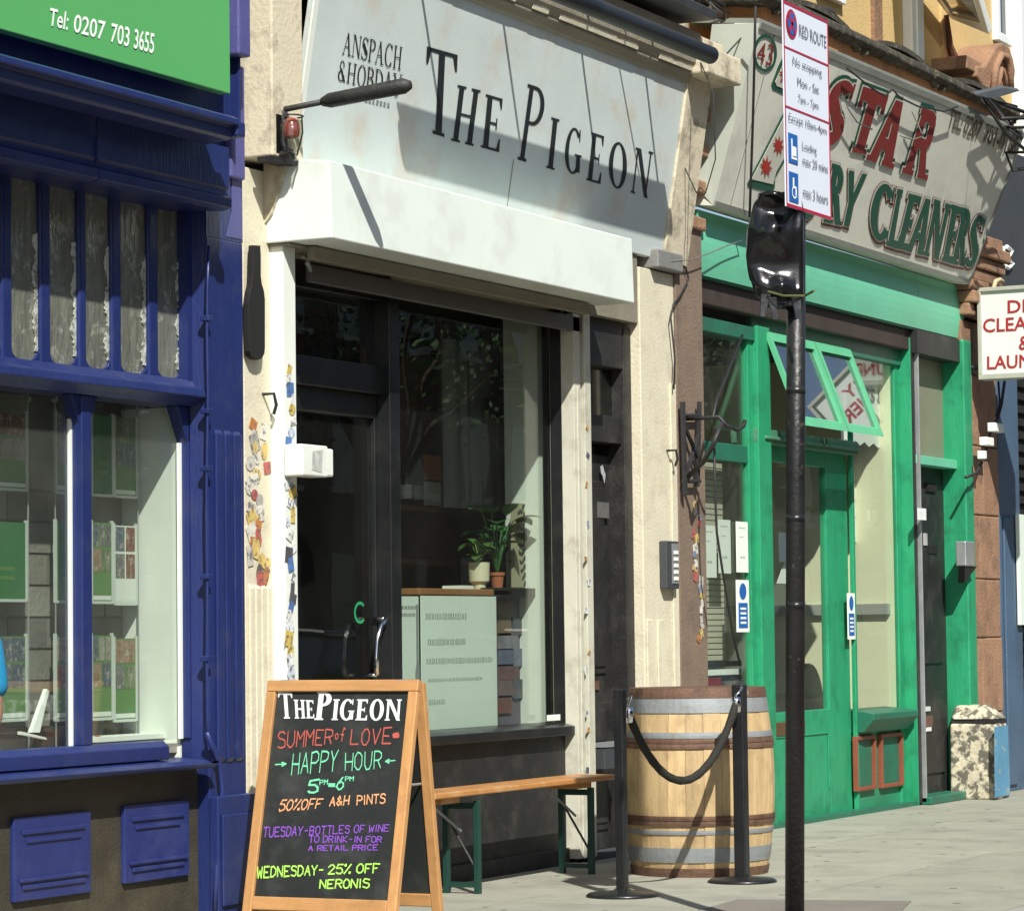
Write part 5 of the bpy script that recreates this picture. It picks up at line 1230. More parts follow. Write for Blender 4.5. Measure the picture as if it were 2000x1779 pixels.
for (u, v, du) in [(1496, 600, -6), (1508, 606, 8), (1556, 606, 5)]:
    cc = CAM+ray(u, v-25)*12.68; c2 = CAM+ray(u+du, v+18)*12.66
    ex = np.array([CM[0][0], CM[0][1], 0])*.018
    part('loose_end', MB().slab([cc-ex, cc+ex, c2+ex*.4, c2-ex*.6], (0, .004, .002)), BINBAG, bb)
a, b = CAM+ray(1530, 578)*12.62, CAM+ray(1572, 578)*12.68
part('tie', MB().tube([CAM+ray(1500, 570)*12.66, a, b, CAM+ray(1590, 568)*12.6], .006, 6), mat('olive cable tie', (.09, .10, .03), .5, .1, 5, 0), bb)

# stanchions and rope
def stanchion(x, y, label, h=1.0, w=.024):
    o = thing('rope_stanchion', label, 'stanchion', (x, y, 0), 'black stanchions of the rope barrier')
    part('base', MB().lathe([(.17, 0), (.175, .006), (.16, .018), (.05, .028), (.032, .04)], (x, y, 0), 32), BLACKP, o, smooth=True)
    part('post', MB().box(x-w, x+w, y-w, y+w, .03, h), BLACKP, o, bevel=.006)
    return o
s1 = gr(1216, 1750); s2 = gr(1450, 1722)
H1 = ZZ(1216, 1345, s1[1]); H2 = ZZ(1450, 1336, s2[1])
S1, S2 = (s1[0], s1[1]), (s2[0], s2[1])
stanchion(*S1, 'black rope barrier post beside the end of the wooden bench', H1)
stanchion(*S2, 'black rope barrier post standing in front of the wine barrel', H2, .031)
n_ = 24
pa = at(1228, 1392, s1[1]-.0); pb = at(1438, 1372, s2[1]-.02)
mid = at(1335, 1524, (s1[1]+s2[1])/2-.01)
pts = []
for i in range(n_+1):
    t = i/n_; q = pa*(1-t)+pb*t
    sag = (q[2]*0+(pa[2]+pb[2])/2-mid[2]); q = q.copy(); q[2] -= sag*(4*t*(1-t))**.92
    tw = t*22
    pts.append(q)
rp = thing('barrier_rope', 'thick black rope hanging in a loop between the two barrier posts', 'rope', tuple(mid))
part('rope', MB().tube(pts, [.019+.002*(i % 2) for i in range(n_+1)], 12), ROPE, rp, smooth=True)
for (q, u0, v0, y) in ((pa, 1226, 1366, s1[1]), (pb, 1442, 1350, s2[1]-.02)):
    part('end_cap', MB().lathe([(.001, .03), (.02, .028), (.023, .0), (.021, -.045), (.001, -.05)], tuple(q+np.array([0, 0, .0])), 14), CHROME, rp, smooth=True)
    h0 = at(u0, v0, y); part('hook', MB().tube([h0, h0+np.array([.0, -.02, .02]), q+np.array([0, 0, .035]), q+np.array([0, 0, .02])], .007, 8), CHROME, rp, smooth=True)

# barrel
bcx, bcy = gr(1367, 1703)[0], gr(1367, 1703)[1]
BH = .955
bar_ = thing('wine_barrel', 'oak wine barrel with grey and rusty hoops standing on the pavement', 'barrel', (bcx, bcy, 0))
def br(z): 
    t = (z-BH/2)/(BH/2); return .395-.048*abs(t)**2.0
NSV = 26
for i in range(NSV):
    rn = random.Random(i); w0 = 2*math.pi/NSV; a = i*w0; b = a+w0
    e = rn.uniform(-.0015, .0025)
    V = []; F = []
    Zs = np.linspace(0.0, BH, 13)
    for z in Zs:
        r = br(z)+e
        for aa in (a+.002, (a+b)/2, b-.002): V.append((bcx+r*math.cos(aa), bcy+r*math.sin(aa), z))
        for aa in (b-.002, a+.002): V.append((bcx+(r-.025)*math.cos(aa), bcy+(r-.025)*math.sin(aa), z))
    for k in range(12):
        for j in range(5): F.append((k*5+j, k*5+(j+1) % 5, (k+1)*5+(j+1) % 5, (k+1)*5+j))
    F += [(0, 1, 2, 3, 4)[::-1], tuple(60+j for j in range(5))]
    part('stave', MB().add(V, F), STAVE, bar_)
part('barrel_head', MB().lathe([(.001, BH-.03), (br(BH)-.026, BH-.03)], (bcx, bcy, 0), 40), OAKD, bar_)
def hoop(z0, z1, m, th=.003):
    part('hoop', MB().lathe([(br(z0)-.002, z0), (br(z0)+th+.002, z0), (br((z0+z1)/2)+th+.003, (z0+z1)/2), (br(z1)+th+.002, z1), (br(z1)-.002, z1)], (bcx, bcy, 0), 64), m, bar_, smooth=False)
for zc0_, zc1_, m in [(.912, .962, RUSTH), (.836, .912, GALV), (.708, .738, GALV), (.683, .706, RUSTH), (.655, .680, RUSTH), (.290, .312, RUSTH), (.262, .286, RUSTH), (.218, .240, GALV), (.075, .150, GALV), (.0, .045, RUSTH)]:
    hoop(zc0_, zc1_, m, .006 if m is RUSTH else .003)
part('rivet', MB().tube([(bcx-.2, bcy-.355, .937), (bcx-.2, bcy-.37, .937)], .012, 8), SILVER, bar_)

# bench
bz = .47
q0 = at(850, 1545, -.42); q1 = at(1200, 1522, -.42)
bz = q1[2]
bx0_, bx1_, by0, by1 = -.95, q1[0]+.02, -.42, -.19
bn = thing('beer_bench', 'folding beer bench with orange varnished plank and dark green legs by the black wall', 'bench', ((bx0_+bx1_)/2, -.3, 0))
n_ = 10
part('seat_plank', MB().box(bx0_, bx1_, by0, by1, bz-.0, bz+.028), BENCHW, bn, bevel=.006)
part('seat_batten', MB().box(bx0_+.12, bx0_+.3, by0+.03, by1-.03, bz-.03, bz-.001), BENCHW, bn); part('seat_batten', MB().box(bx1_-.42, bx1_-.24, by0+.03, by1-.03, bz-.03, bz-.001), BENCHW, bn)
for xx in (XX(936, 1640, -.40), bx1_-.25):
    for yy in (by0+.03, by1-.03):
        part('leg', MB().box(xx-.015, xx+.015, yy-.015, yy+.015, .0, bz-.03), DKGREEN, bn, bevel=.003)
    part('leg_rail', MB().box(xx-.012, xx+.012, by0+.045, by1-.045, .03, .055), DKGREEN, bn); part('leg_rail', MB().box(xx-.012, xx+.012, by0+.045, by1-.045, bz-.07, bz-.04), DKGREEN, bn)
    part('leg_brace', MB().tube([(xx, -.3, .30), (xx-.30, -.3, bz-.035)], .007, 6), GALV, bn)
    part('leg_brace', MB().tube([(xx-.0, by0+.04, .12), (xx+.0, by1-.04, .36)], .006, 6), IRON, bn)

# A-board
fr = gr(772, 1832); axb, ay0 = fr[0], fr[1]          # foot of the leg nearest the road
tp_ = at(822, 1328, ay0); axt, azt = tp_[0], tp_[2]
ay1 = atx(527, 1328, axt)[1]                       # edge towards the wall
ab = thing('chalkboard_a_frame', 'pine A-frame blackboard with coloured chalk writing standing on the pavement', 'pavement sign', ((axb+axt)/2+.1, (ay0+ay1)/2, 0))
def AP(y, z, off=0.0):      # point on the front leaning face, off = away from the board
    x = axb+(axt-axb)*z/azt; nx, nz = -azt, (axt-axb); l = math.hypot(nx, nz); return np.array([x+nx/l*off, y, z+nz/l*off])
def afr(y0, y1, z0, z1, o0, o1, m, nm, par=ab, bevel=.004, lab=None):
    V = [AP(y, z, o) for z in (z0, z1) for y in (y0, y1) for o in (o0, o1)]
    # order x (off) fastest
    return part(nm, MB().add(V, [(0,2,3,1),(4,5,7,6),(0,1,5,4),(1,3,7,5),(3,2,6,7),(2,0,4,6)]), m, par, bevel=bevel, label=lab)
LW = .046
fb = .085
FRO = .02
afr(ay0, ay0+LW, 0, azt-.05, -.012, FRO, PINE, 'leg'); afr(ay1-LW, ay1, 0, azt-.05, -.012, FRO, PINE, 'leg')
afr(ay0, ay1, azt-.05+.001, azt+.0, -.012, FRO, PINEY, 'top_rail'); afr(ay0+LW, ay1-LW, .095, .150, -.012, FRO, PINEY, 'bottom_rail')
cb = afr(ay0+LW-.005, ay1-LW+.005, .145, azt-.045, -.006, .004, CHALKB, 'blackboard', bevel=0)
# rear frame
rxb = at(860, 1779, ay0)[0]+.03
def RP(y, z, off=0.0):
    x = rxb+(axt+.03-rxb)*z/azt; return np.array([x+off, y, z])
def rfr(y0, y1, z0, z1, o0, o1, m, nm, bevel=.004):
    V = [RP(y, z, o) for z in (z0, z1) for y in (y0, y1) for o in (o0, o1)]
    return part(nm, MB().add(V, [(0,2,3,1),(4,5,7,6),(0,1,5,4),(1,3,7,5),(3,2,6,7),(2,0,4,6)]), m, ab, bevel=bevel)
rfr(ay0, ay0+LW, 0, azt-.01, -.015, .015, PINE, 'leg'); rfr(ay1-LW, ay1, 0, azt-.01, -.015, .015, PINE, 'leg')
rfr(ay0+LW, ay1-LW, .095, .150, -.015, .015, PINEY, 'bottom_rail'); rfr(ay0+LW, ay1-LW, azt-.06, azt-.01, -.015, .015, PINEY, 'top_rail')
rfr(ay0+LW-.005, ay1-LW+.005, .145, azt-.05, -.005, .005, CHALKB, 'blackboard', 0)
part('hinge', MB().box(axt-.02, axt+.04, ay0+.06, ay0+.11, azt-.004, azt+.004).box(axt-.02, axt+.04, ay1-.11, ay1-.06, azt-.004, azt+.004), SILVER, ab)
part('stay', MB().tube([AP(ay0+.05, .62), RP(ay0+.05, .62)], .006, 6), SILVER, ab)
ANm = np.array([-azt, 0, (axt-axb)]); ANm /= np.linalg.norm(ANm)
AP0 = AP(0, .5, .004)
def ac(u, v): return on_plane(u, v, AP0, ANm)
def z3(x, y): return (450+x*.2693, 1300+y*.2693)
def chalk(s, tl, tr, bl, br, m, wd=.12, seed=1, serif=False, jit=.30, st=.2):
    if serif: P, _ = serif_text(s, small=.74, st=.20, th=.09, sf=.06, gap=.07)
    else: P, _ = stroke_text(s, wd=wd, jit=jit, seed=seed)
    part('chalk_line', map_polys(MB(), P, ac(*z3(*tl)), ac(*z3(*tr)), ac(*z3(*bl)), ac(*z3(*br)), ANm*.002), m, cb)
def cm(nm, c): return mat(nm, c, .8, .18, 30, .2, 90)
chalk('The', (345, 190), (603, 205), (360, 383), (610, 380), cm('white chalk', (.72, .76, .74)), serif=True)
chalk('Pigeon', (632, 190), (1250, 190), (610, 395), (1235, 400), cm('white chalk', (.72, .76, .74)), serif=True)
RC = cm('red chalk', (.45, .09, .07))
chalk('SUMMER', (345, 470), (755, 450), (340, 608), (735, 575), RC, .10, 3)
chalk('of', (765, 470), (840, 440), (755, 530), (825, 560), RC, .14, 4)
chalk('LOVE', (880, 455), (1180, 440), (865, 582), (1165, 575), RC, .10, 5); chalk('*', (1178, 485), (1232, 480), (1172, 528), (1225, 522), RC, .5, 5)
MC_ = cm('mint chalk', (.16, .60, .35))
chalk('HAPPY', (455, 625), (790, 600), (440, 795), (765, 770), MC_, .09, 7); chalk('HOUR', (835, 625), (1105, 610), (830, 770), (1095, 750), MC_, .09, 8)
chalk('>', (325, 698), (412, 692), (325, 735), (412, 728), MC_, .18, 1, jit=.1); chalk('<', (1122, 675), (1198, 668), (1122, 712), (1198, 702), MC_, .18, 1, jit=.1)
chalk('5', (570, 822), (650, 815), (555, 930), (640, 925), MC_, .16, 2); chalk('PM', (648, 825), (712, 820), (645, 866), (708, 862), MC_, .2, 2, jit=.2)
chalk('-', (712, 850), (762, 848), (710, 880), (762, 878), MC_, .3, 2, jit=.1); chalk('6', (768, 805), (830, 800), (762, 905), (825, 900), MC_, .15, 2); chalk('PM', (832, 800), (900, 797), (832, 838), (897, 834), MC_, .2, 5, jit=.2)
OC = cm('orange chalk', (.72, .34, .16))
chalk('50%OFF', (370, 965), (680, 955), (345, 1060), (660, 1040), OC, .15, 11); chalk('A&H', (725, 945), (872, 932), (715, 1025), (862, 1012), OC, .17, 12); chalk('PINTS', (918, 935), (1132, 920), (915, 1015), (1125, 1000), OC, .16, 13)
PC = cm('purple chalk', (.22, .07, .48))
chalk('TUESDAY-BOTTLES OF WINE', (245, 1162), (1158, 1145), (235, 1250), (1150, 1205), PC, .15, 14); chalk('TO DRINK-IN FOR', (575, 1225), (1105, 1232), (568, 1285), (1100, 1285), PC, .17, 15); chalk('A RETAIL PRICE', (565, 1300), (1075, 1290), (562, 1345), (1070, 1340), PC, .19, 16)
YC = cm('lime chalk', (.38, .72, .10))
chalk('WEDNESDAY-', (195, 1450), (680, 1435), (190, 1545), (672, 1520), YC, .17, 17); chalk('25% OFF', (712, 1435), (1090, 1425), (705, 1515), (1080, 1505), YC, .17, 18); chalk('NERONIS', (650, 1545), (1018, 1535), (642, 1620), (1012, 1615), YC, .17, 19)

# ================================================================== THINGS BEHIND THE PIGEON WINDOW
def sheet(name, tl, br, y, m, label, cat, th=.004, lines=None, ink=None, group=None):
    x0, x1, z0, z1 = R2(tl, br, y)
    o = thing(name, label, cat, ((x0+x1)/2, y, z0), group)
    part('sheet', MB().box(x0, x1, y, y+th, z0, z1), m, o)
    for (s, fx0, fx1, fz, fh) in (lines or []):
        a, b = x0+(x1-x0)*fx0, x0+(x1-x0)*fx1; zc = z1-(z1-z0)*fz; h = (z1-z0)*fh
        part('print_line', map_polys(MB(), sans_text(s), (a, y, zc+h/2), (b, y, zc+h/2), (a, y, zc-h/2), (b, y, zc-h/2), (0, -.002, 0)), ink or INK, o)
    return o, (x0, x1, z0, z1)
# big poster: its lines are blurred beyond reading in the photograph, kept as soft print blocks
INKP = mat('faded green grey print', (.36, .42, .36), .8, .12, 14, 0)
def blocks(o, bx, y, rows, m, seed=1):
    rn = random.Random(seed); x0, x1, z0, z1 = bx
    for (fx0, fx1, fz, fh) in rows:
        x = x0+(x1-x0)*fx0; xe = x0+(x1-x0)*fx1; zc = z1-(z1-z0)*fz; h = (z1-z0)*fh
        while x < xe-.01:
            w_ = min(rn.choice([.012, .018, .022, .026]), xe-x); hh = h*rn.uniform(.7, 1)
            part('print_mark', MB().box(x, x+w_*.55, y-.002, y-.0005, zc-hh/2, zc+hh/2), m, o); x += w_
o, bx_ = sheet('window_poster', (822, 1163), (972, 1420), .14, PAPERG, 'large pale green poster with faint grey lines standing in the bar window', 'poster')
blocks(o, bx_, .14, [(.06, .6, .15, .05), (.08, .58, .34, .05), (.06, .95, .48, .045), (.08, .8, .62, .025), (.08, .3, .78, .04)], INKP, 3)
o, bx_ = sheet('window_poster', (777, 1164), (820, 1420), .16, PAPERG, 'narrow pale poster with a dark heading half hidden behind the chalkboard', 'poster')
blocks(o, bx_, .16, [(.1, .9, .085, .03), (.1, .9, .14, .03)], INK, 4)
part('rose_print', MB().add([(bx_[0]+.20+.03*math.cos(a), .158, bx_[2]+.25+.09*math.sin(a)) for a in np.linspace(0, 6.28, 10)[:-1]], [tuple(range(9))[::-1]]).box(bx_[0]+.185, bx_[0]+.205, .157, .159, bx_[2]+.3, bx_[2]+.62), INK, o)
# ledge, fridge and stripey art
WOOD = mat('oiled wooden ledge', (.34, .16, .06), .5, .15, 4, .2, 25, stretch=(1, 8, 8))
x0, x1 = XX(800, 1155, .3), XX(960, 1155, .3); zl = ZZ(880, 1150, .3)
lt = thing('window_table', 'narrow wooden table top behind the pale posters in the bar window', 'table', ((x0+x1)/2, .4, 0))
part('table_top', MB().box(x0, x1+.1, .24, .55, zl-.035, zl), WOOD, lt, bevel=.005)
for xx in (x0+.05, x1+.02): part('leg', MB().box(xx, xx+.04, .3, .34, .03, zl-.035), BLACKW, lt)
fx0_, fx1_ = XX(962, 1300, .26), XX(1050, 1300, .26); zf_ = ZZ(1010, 1148, .26)
fg = thing('glass_display_cabinet', 'black topped glass cabinet with coloured labels behind the bar window', 'cabinet', ((fx0_+fx1_)/2, .4, 0))
part('top', MB().box(fx0_-.02, fx1_+.15, .24, .60, zf_-.05, zf_), BLACKP, fg, bevel=.005)
part('carcass', MB().box(fx0_, fx1_+.12, .34, .58, .5, zf_-.05), mat('purplish cabinet panel', (.13, .11, .15), .5, .3, 4, 0), fg)
rn = random.Random(12)
LC = [(.16, .07, .065), (.11, .12, .19), (.20, .19, .22), (.15, .10, .09), (.09, .10, .12), (.19, .13, .09), (.17, .17, .23)]
for i in range(7):
    for j in range(3 if i % 2 else 2):
        a = fx0_+.02+j*(fx1_-fx0_)/3; c = rn.choice(LC)
        part('label', MB().box(a, a+(fx1_-fx0_)/rn.choice([2.2, 3.4]), .33-j*.002, .34, zf_-.16-i*.085-rn.uniform(0, .02), zf_-.075-i*.085), mat('cabinet label %d' % LC.index(c), c, .5, .6, 7, 0), fg)
# striped canvas
x0, x1, z0, z1 = R2((1003, 982), (1082, 1148), .30)
zc2 = thing('striped_canvas', 'beige canvas with bold black animal stripes leaning in the bar window', 'picture', ((x0+x1)/2, .3, z0))
part('canvas', MB().box(x0, x1+.1, .30, .32, z0, z1), mat('beige canvas', (.36, .33, .22), .8, .06, 5, 0), zc2)
rn = random.Random(1)
for i in range(11):
    s0, s1_ = i/11, (i+.45)/11
    P = []
    cxx, czz = x0+.07, z1+.06
    r0, r1 = .10+i*.045, .10+i*.045+.021
    a0_, a1_ = -1.9+.05*i, -.55-.04*i
    m = MB(); aa = np.linspace(a0_, a1_, 12)
    V = []
    for k_, a in enumerate(aa):
        wv_ = .012*math.sin(k_*1.3+i)
        V += [(cxx+.62*(r0+wv_)*math.cos(a), .298, czz+(r0+wv_)*math.sin(a)*1.0), (cxx+.62*(r1+wv_*.6)*math.cos(a), .298, czz+(r1+wv_*.6)*math.sin(a)*1.0)]
    V = [(min(max(p[0], x0), x1+.08), p[1], min(max(p[2], z0), z1)) for p in V]
    part('stripe', m.add(V, [(2*k, 2*k+2, 2*k+3, 2*k+1) for k in range(11)]), INKD, zc2)
# plants
LEAF = mat('glossy leaf', (.035, .115, .03), .35, .25, 6, .1, 20, rand=.35); LEAF2 = mat('pale leaf', (.10, .20, .05), .4, .25, 6, .1, 20, rand=.3)
def leaf(c, d, up, L, W, n=6):
    d = np.array(d, float); d /= np.linalg.norm(d); s = np.cross(d, up); s /= np.linalg.norm(s)+1e-9; nn = np.cross(s, d)
    V = []; F = []
    for i in range(n+1):
        t = i/n; wv = W*math.sin(math.pi*min(t*.94+.06, 1))**.75*(1 if t < 1 else 0); ctr = c+d*L*t-np.array([0, 0, 1])*L*.30*t*t
        V += [ctr-s*wv+nn*wv*.25, ctr, ctr+s*wv+nn*wv*.25]
    for i in range(n): 
        for j in range(2): F.append((i*3+j, i*3+j+1, i*3+j+4, i*3+j+3))
    return V, F
def plant(name, base, label, cat, n, L, W, h, m, seed, spread=1.0):
    o = thing(name, label, cat, tuple(base)); rn = random.Random(seed)
    for i in range(n):
        a = rn.uniform(0, 6.28); e = rn.uniform(.1, .9); hh = h*rn.uniform(.35, 1)
        tip = base+np.array([math.cos(a)*spread*hh*.45, math.sin(a)*spread*hh*.25, hh])
        part('stem', MB().tube([base, base*.5+tip*.5+np.array([0, 0, hh*.12]), tip], .004, 5), m, o)
        V, F = leaf(tip, (math.cos(a), math.sin(a)*.6, e-.2), (0, 0, 1), L*rn.uniform(.7, 1.2), W*rn.uniform(.7, 1.2))
        part('leaf', MB().add(V, F), m, o, smooth=True)
    return o
def pot(name, c, r, h, m, label, foot=False):
    o = thing(name, label, 'plant pot', tuple(c))
    prof = [(r*.62, 0), (r*.62, h*.18), (r*.95, h*.3), (r, h), (r*.9, h), (r*.88, h*.9)] if foot else [(r*.75, 0), (r*.95, h*.8), (r*1.08, h*.8), (r*1.08, h), (r*.9, h), (r*.88, h*.88)]
    part('pot', MB().lathe(prof, tuple(c), 24), m, o, smooth=False, bevel=0)
    part('soil', MB().lathe([(.001, h*.9), (r*.88, h*.9)], tuple(c), 16), DARKF, o); return o
pc = at(936, 1150, .34); pc[2] = zl+.001
pot('cream_pot', pc, .058, .145, mat('cream ceramic', (.66, .62, .44), .5, .05, 5, 0), 'cream footed ceramic pot on the wooden table in bar window', True)
plant('young_plant', pc+np.array([0, 0, .12]), 'small bushy green plant growing in the cream pot', 'plant', 16, .09, .028, .13, LEAF2, 5)
pc2 = at(971, 1146, .36); pc2[2] = zf_+.001
pot('terracotta_pot', pc2, .04, .085, mat('terracotta', (.42, .13, .06), .8, .1, 8, .2, 50), 'small terracotta pot beside the cream pot in the bar window')
plant('leafy_plant', pc2+np.array([0, 0, .07]), 'broad leaved green plant in the terracotta pot in the bar window', 'plant', 22, .15, .062, .36, LEAF, 8, 1.1)
pc3 = at(1010, 1146, .40); pc3[2] = zf_+.001
plant('thin_plant', pc3, 'thin drooping green plant in front of the striped canvas', 'plant', 14, .10, .02, .22, LEAF2, 15)
solo('paper_stack', MB().box(XX(893, 1140, .33), XX(915, 1140, .33), .30, .42, zl+.001, zl+.02), PAPER, 'small cream block of paper lying on the wooden table', 'paper')
# deeper in the room
shx0, shx1, shz0, shz1 = R2((845, 620), (1035, 1000), .95)
crt = thing('back_curtain', 'grey hanging curtain deep inside the dark bar', 'curtain', ((shx0+shx1)/2, .95, shz0))
n_ = 26; V = []
for j in (0, 1):
    for i in range(n_+1): V.append((shx0+.2+(shx1-shx0-.2)*i/n_, 1.0+.05*math.sin(i*1.7), (shz0, shz1-.1)[j]))
part('cloth', MB().add(V, [(i, i+1, n_+1+i+1, n_+1+i) for i in range(n_)]), mat('grey curtain', (.50, .54, .52), .9, .2, 3, 0), crt, smooth=True)
x0, x1, z0, z1 = R2((775, 985), (1000, 1140), 1.05)
sh = thing('bar_shelf', 'dark wooden shelf with bottles inside the bar', 'shelf', ((x0+x1)/2, 1.15, z0))
SHW = mat('red brown shelf wood', (.30, .13, .07), .5, .2, 3, .1, 20)
part('board', MB().box(x0, x1, 1.05, 1.25, z1-.03, z1), SHW, sh); part('board', MB().box(x0, x1, 1.05, 1.25, z0+.1, z0+.13), SHW, sh); part('back_board', MB().box(x0, x1, 1.25, 1.28, z0-1, z1+.9), mat('brown back board', (.16, .085, .05), .7, .3, 2, 0), sh)
rn = random.Random(31)
bcs = [(.02, .05, .03), (.10, .06, .02), (.20, .20, .12), (.04, .03, .02)]
dsc = ['dark green', 'amber', 'pale', 'brown black']
nb_ = 0
for i in range(9):
    xx = x0+.1+i*(x1-x0-.2)/8; k_ = rn.randrange(4)
    c = (xx, 1.13, z1); h = rn.uniform(.26, .34)
    o = thing('bottle', '%s bottle, %s from the left on the bar shelf' % (dsc[k_], ['first', 'second', 'third', 'fourth', 'fifth', 'sixth', 'seventh', 'eighth', 'ninth'][i]), 'bottle', c, 'bottles on the shelf inside the bar')
    part('glass_body', MB().lathe([(.036, 0), (.037, h*.58), (.014, h*.74), (.013, h)], c, 14), mat('bottle glass %d' % k_, bcs[k_], .12, .1, 3, 0, spec=.8), o, smooth=True)
    part('label', MB().lathe([(.0375, h*.15), (.0375, h*.45)], c, 14), PAPER if i % 3 else mat('orange label', (.45, .18, .04), .6, .1, 3, 0), o)
for (a, b, c, lab) in (((833, 888), (862, 938), (.5, .2, .05), 'orange framed picture on the dark back wall of the bar'), ((833, 940), (862, 988), (.6, .6, .5), 'pale notice pinned below the orange picture in the bar'), ((902, 935), (975, 985), (.34, .2, .1), 'brown crate on the shelf deep in the bar')):
    x0_, x1_, z0_, z1_ = R2(a, b, 1.0); solo('framed_picture' if 'pic' in lab else ('notice' if 'notice' in lab else 'crate'), MB().box(x0_, x1_, 1.0, 1.02 if 'crate' not in lab else 1.12, z0_, z1_), mat('deep thing %g' % c[0], c, .8, .25, 6, 0), lab, 'picture' if 'pic' in lab else ('notice' if 'notice' in lab else 'crate'))
# pendant lamp and hanging cloth shapes close to the glass
pc = at(975, 780, .8)
pdl = thing('pendant_lamp', 'dark lantern shaped pendant lamp hanging inside the bar window', 'lamp', tuple(pc))
part('shade', MB().lathe([(.02, .14), (.05, .13), (.055, .02), (.10, .0), (.085, -.06), (.03, -.09), (.02, -.12)], tuple(pc), 18), BLACKW, pdl, smooth=True)
part('flex', MB().tube([pc+np.array([0, 0, .14]), (pc[0], pc[1], 3.1)], .006, 5), CABLE, pdl); part('pull', MB().tube([pc+np.array([0, 0, -.12]), pc+np.array([0, 0, -.42])], .012, 6), GREYC, pdl)
m = MB().slab([at(1012, 720, .5), at(1038, 700, .5), at(1040, 960, .5), at(1026, 950, .5), at(1000, 860, .5)][::-1], (0, .01, 0))
solo('brown_pennant', m, mat('brown cloth', (.30, .19, .09), .9, .2, 4, 0), 'narrow brown cloth pennant hanging inside the bar window', 'pennant')
# notice on glass bottom right
x0, x1, z0, z1 = R2((1071, 1396), (1096, 1406), .02); solo('sill_sticker', MB().box(x0, x1, .025, .029, z0, z1), PAPER, 'tiny white sticker at the lower right corner of the bar window', 'sticker')

# ================================================================== CARDS IN THE ESTATE AGENT WINDOW
rn = random.Random(17)
ph = [(.16, .05, .03), (.22, .13, .07), (.10, .10, .10), (.25, .22, .18), (.07, .09, .12), (.13, .16, .08)]
phd = ['red brick house', 'tan room', 'dark hallway', 'pale kitchen', 'blue grey bathroom', 'leafy garden']
CG = mat('card green', (.09, .20, .055), .6, .05, 4, 0); CW_ = mat('card white', (.62, .66, .60), .6, .03, 4, 0); CGD = mat('deep card green', (.035, .15, .05), .6, .08, 5, 0)
ACR = mat('clear acrylic edge', (.50, .55, .50), .3, .1, 5, 0)
def card(tl, br, y, kind, label, seed):
    x0, x1, z0, z1 = R2(tl, br, y); rn = random.Random(seed)
    o = thing('property_card', label, 'window card', ((x0+x1)/2, y, z0), 'property cards hanging in the estate agent window')
    W, H = x1-x0, z1-z0
    part('holder', MB().box(x0-.012, x0, y-.004, y+.008, z0-.01, z1+.01).box(x1, x1+.012, y-.004, y+.008, z0-.01, z1+.01).box(x0, x1, y-.004, y+.008, z0-.012, z0), ACR, o)
    if kind == 'green':
        part('card', MB().box(x0, x1, y, y+.004, z0, z1), CGD, o)
        for k in range(2): part('print_line', MB().box(x0+W*.2, x1-W*.2, y-.001, y, z0+H*(.25+.12*k), z0+H*(.30+.12*k)), CG, o)
    else:
        part('card', MB().box(x0, x1, y, y+.004, z0, z1), CW_ if kind == 'white' else CG, o)
        zt = z1; zb_ = z0+H*(.36 if kind != 'white' else .3)
        rows = 2
        for r in range(rows):
            n = rn.choice([1, 2, 2, 3])
            for k in range(n):
                c = rn.randrange(6)
                part('photo', MB().box(x0+W*(k/n)+.006, x0+W*((k+1)/n)-.006, y-.0015, y, zt-(zt-zb_)*(r+1)/rows+.006, zt-(zt-zb_)*r/rows-.006), mat('photo print %d' % c, ph[c], .4, .6, 34, 0, dirt=(.35, .33, .28), damt=.8, dscale=30, dlo=.52, dhi=.6), o)
        part('footer', MB().box(x0+.004, x1-.004, y-.0015, y, z0+.005, z0+H*.07), CW_, o)
CYc = .30
cols = [((-60, 50)), ((110, 165)), ((180, 265))]
rows = [(798, 955), (1016, 1170), (1243, 1402)]
names = ['left', 'middle', 'right']; rws = ['top', 'middle', 'bottom']
sd_ = 1
for ci, (ua, ub) in enumerate(cols):
    for ri, (va, vb) in enumerate(rows):
        sl = .10 if ri == 0 else (.035 if ri == 1 else -.02)
        dv = (ua+ub)/2*sl
        kind = 'green' if (ci, ri) in ((0, 1), (1, 1)) else 'photo'
        kk = [['card with red and brown house photographs', 'plain deep green card with two printed lines', 'card with a blue grey photo band'],
              ['card with three small interior photographs', 'narrow deep green card beside the mullion', 'card with reddish photographs above green'],
              ['green leaf card paired with photographs', 'card with black and white photographs', 'card with pale rooms and green footer']][ci][ri]
        if ci == 2:
            card((ua, va+dv*.5), (ua+38, vb+dv*.5), CYc, 'green' if ri == 0 else 'photo', '%s, left of its pair, %s row right of mullion' % (kk, rws[ri]), sd_); sd_ += 1
            card((ua+44, va+dv*.5+6), (ub, vb+dv*.5+3), CYc, 'white' if ri == 1 else 'photo', '%s, right of its pair, %s row by white wall' % (kk, rws[ri]), sd_+20)
        else:
            card((ua, va+dv*.5), (ub, vb+dv*.5), CYc, kind, '%s, %s row %s' % (kk, rws[ri], ['at the left picture edge', 'left of mullion'][ci]), sd_)
        sd_ += 1
for ua in (54, 107, 172, 268):
    a, b = at(ua, 780, CYc), at(ua, 1420, CYc)
    o = solo('display_cable', MB().tube([(a[0], CYc, 2.3), (a[0], CYc, .72)], .004, 6).tube([(a[0], CYc-.01, a[2]), (a[0], CYc+.01, a[2])], .012, 8), SILVER, 'thin steel display cable %s' % {54: 'at the right side of the left edge cards', 107: 'holding the column left of the blue mullion', 172: 'just right of the blue mullion', 268: 'beside the white return wall'}[ua], 'cable')
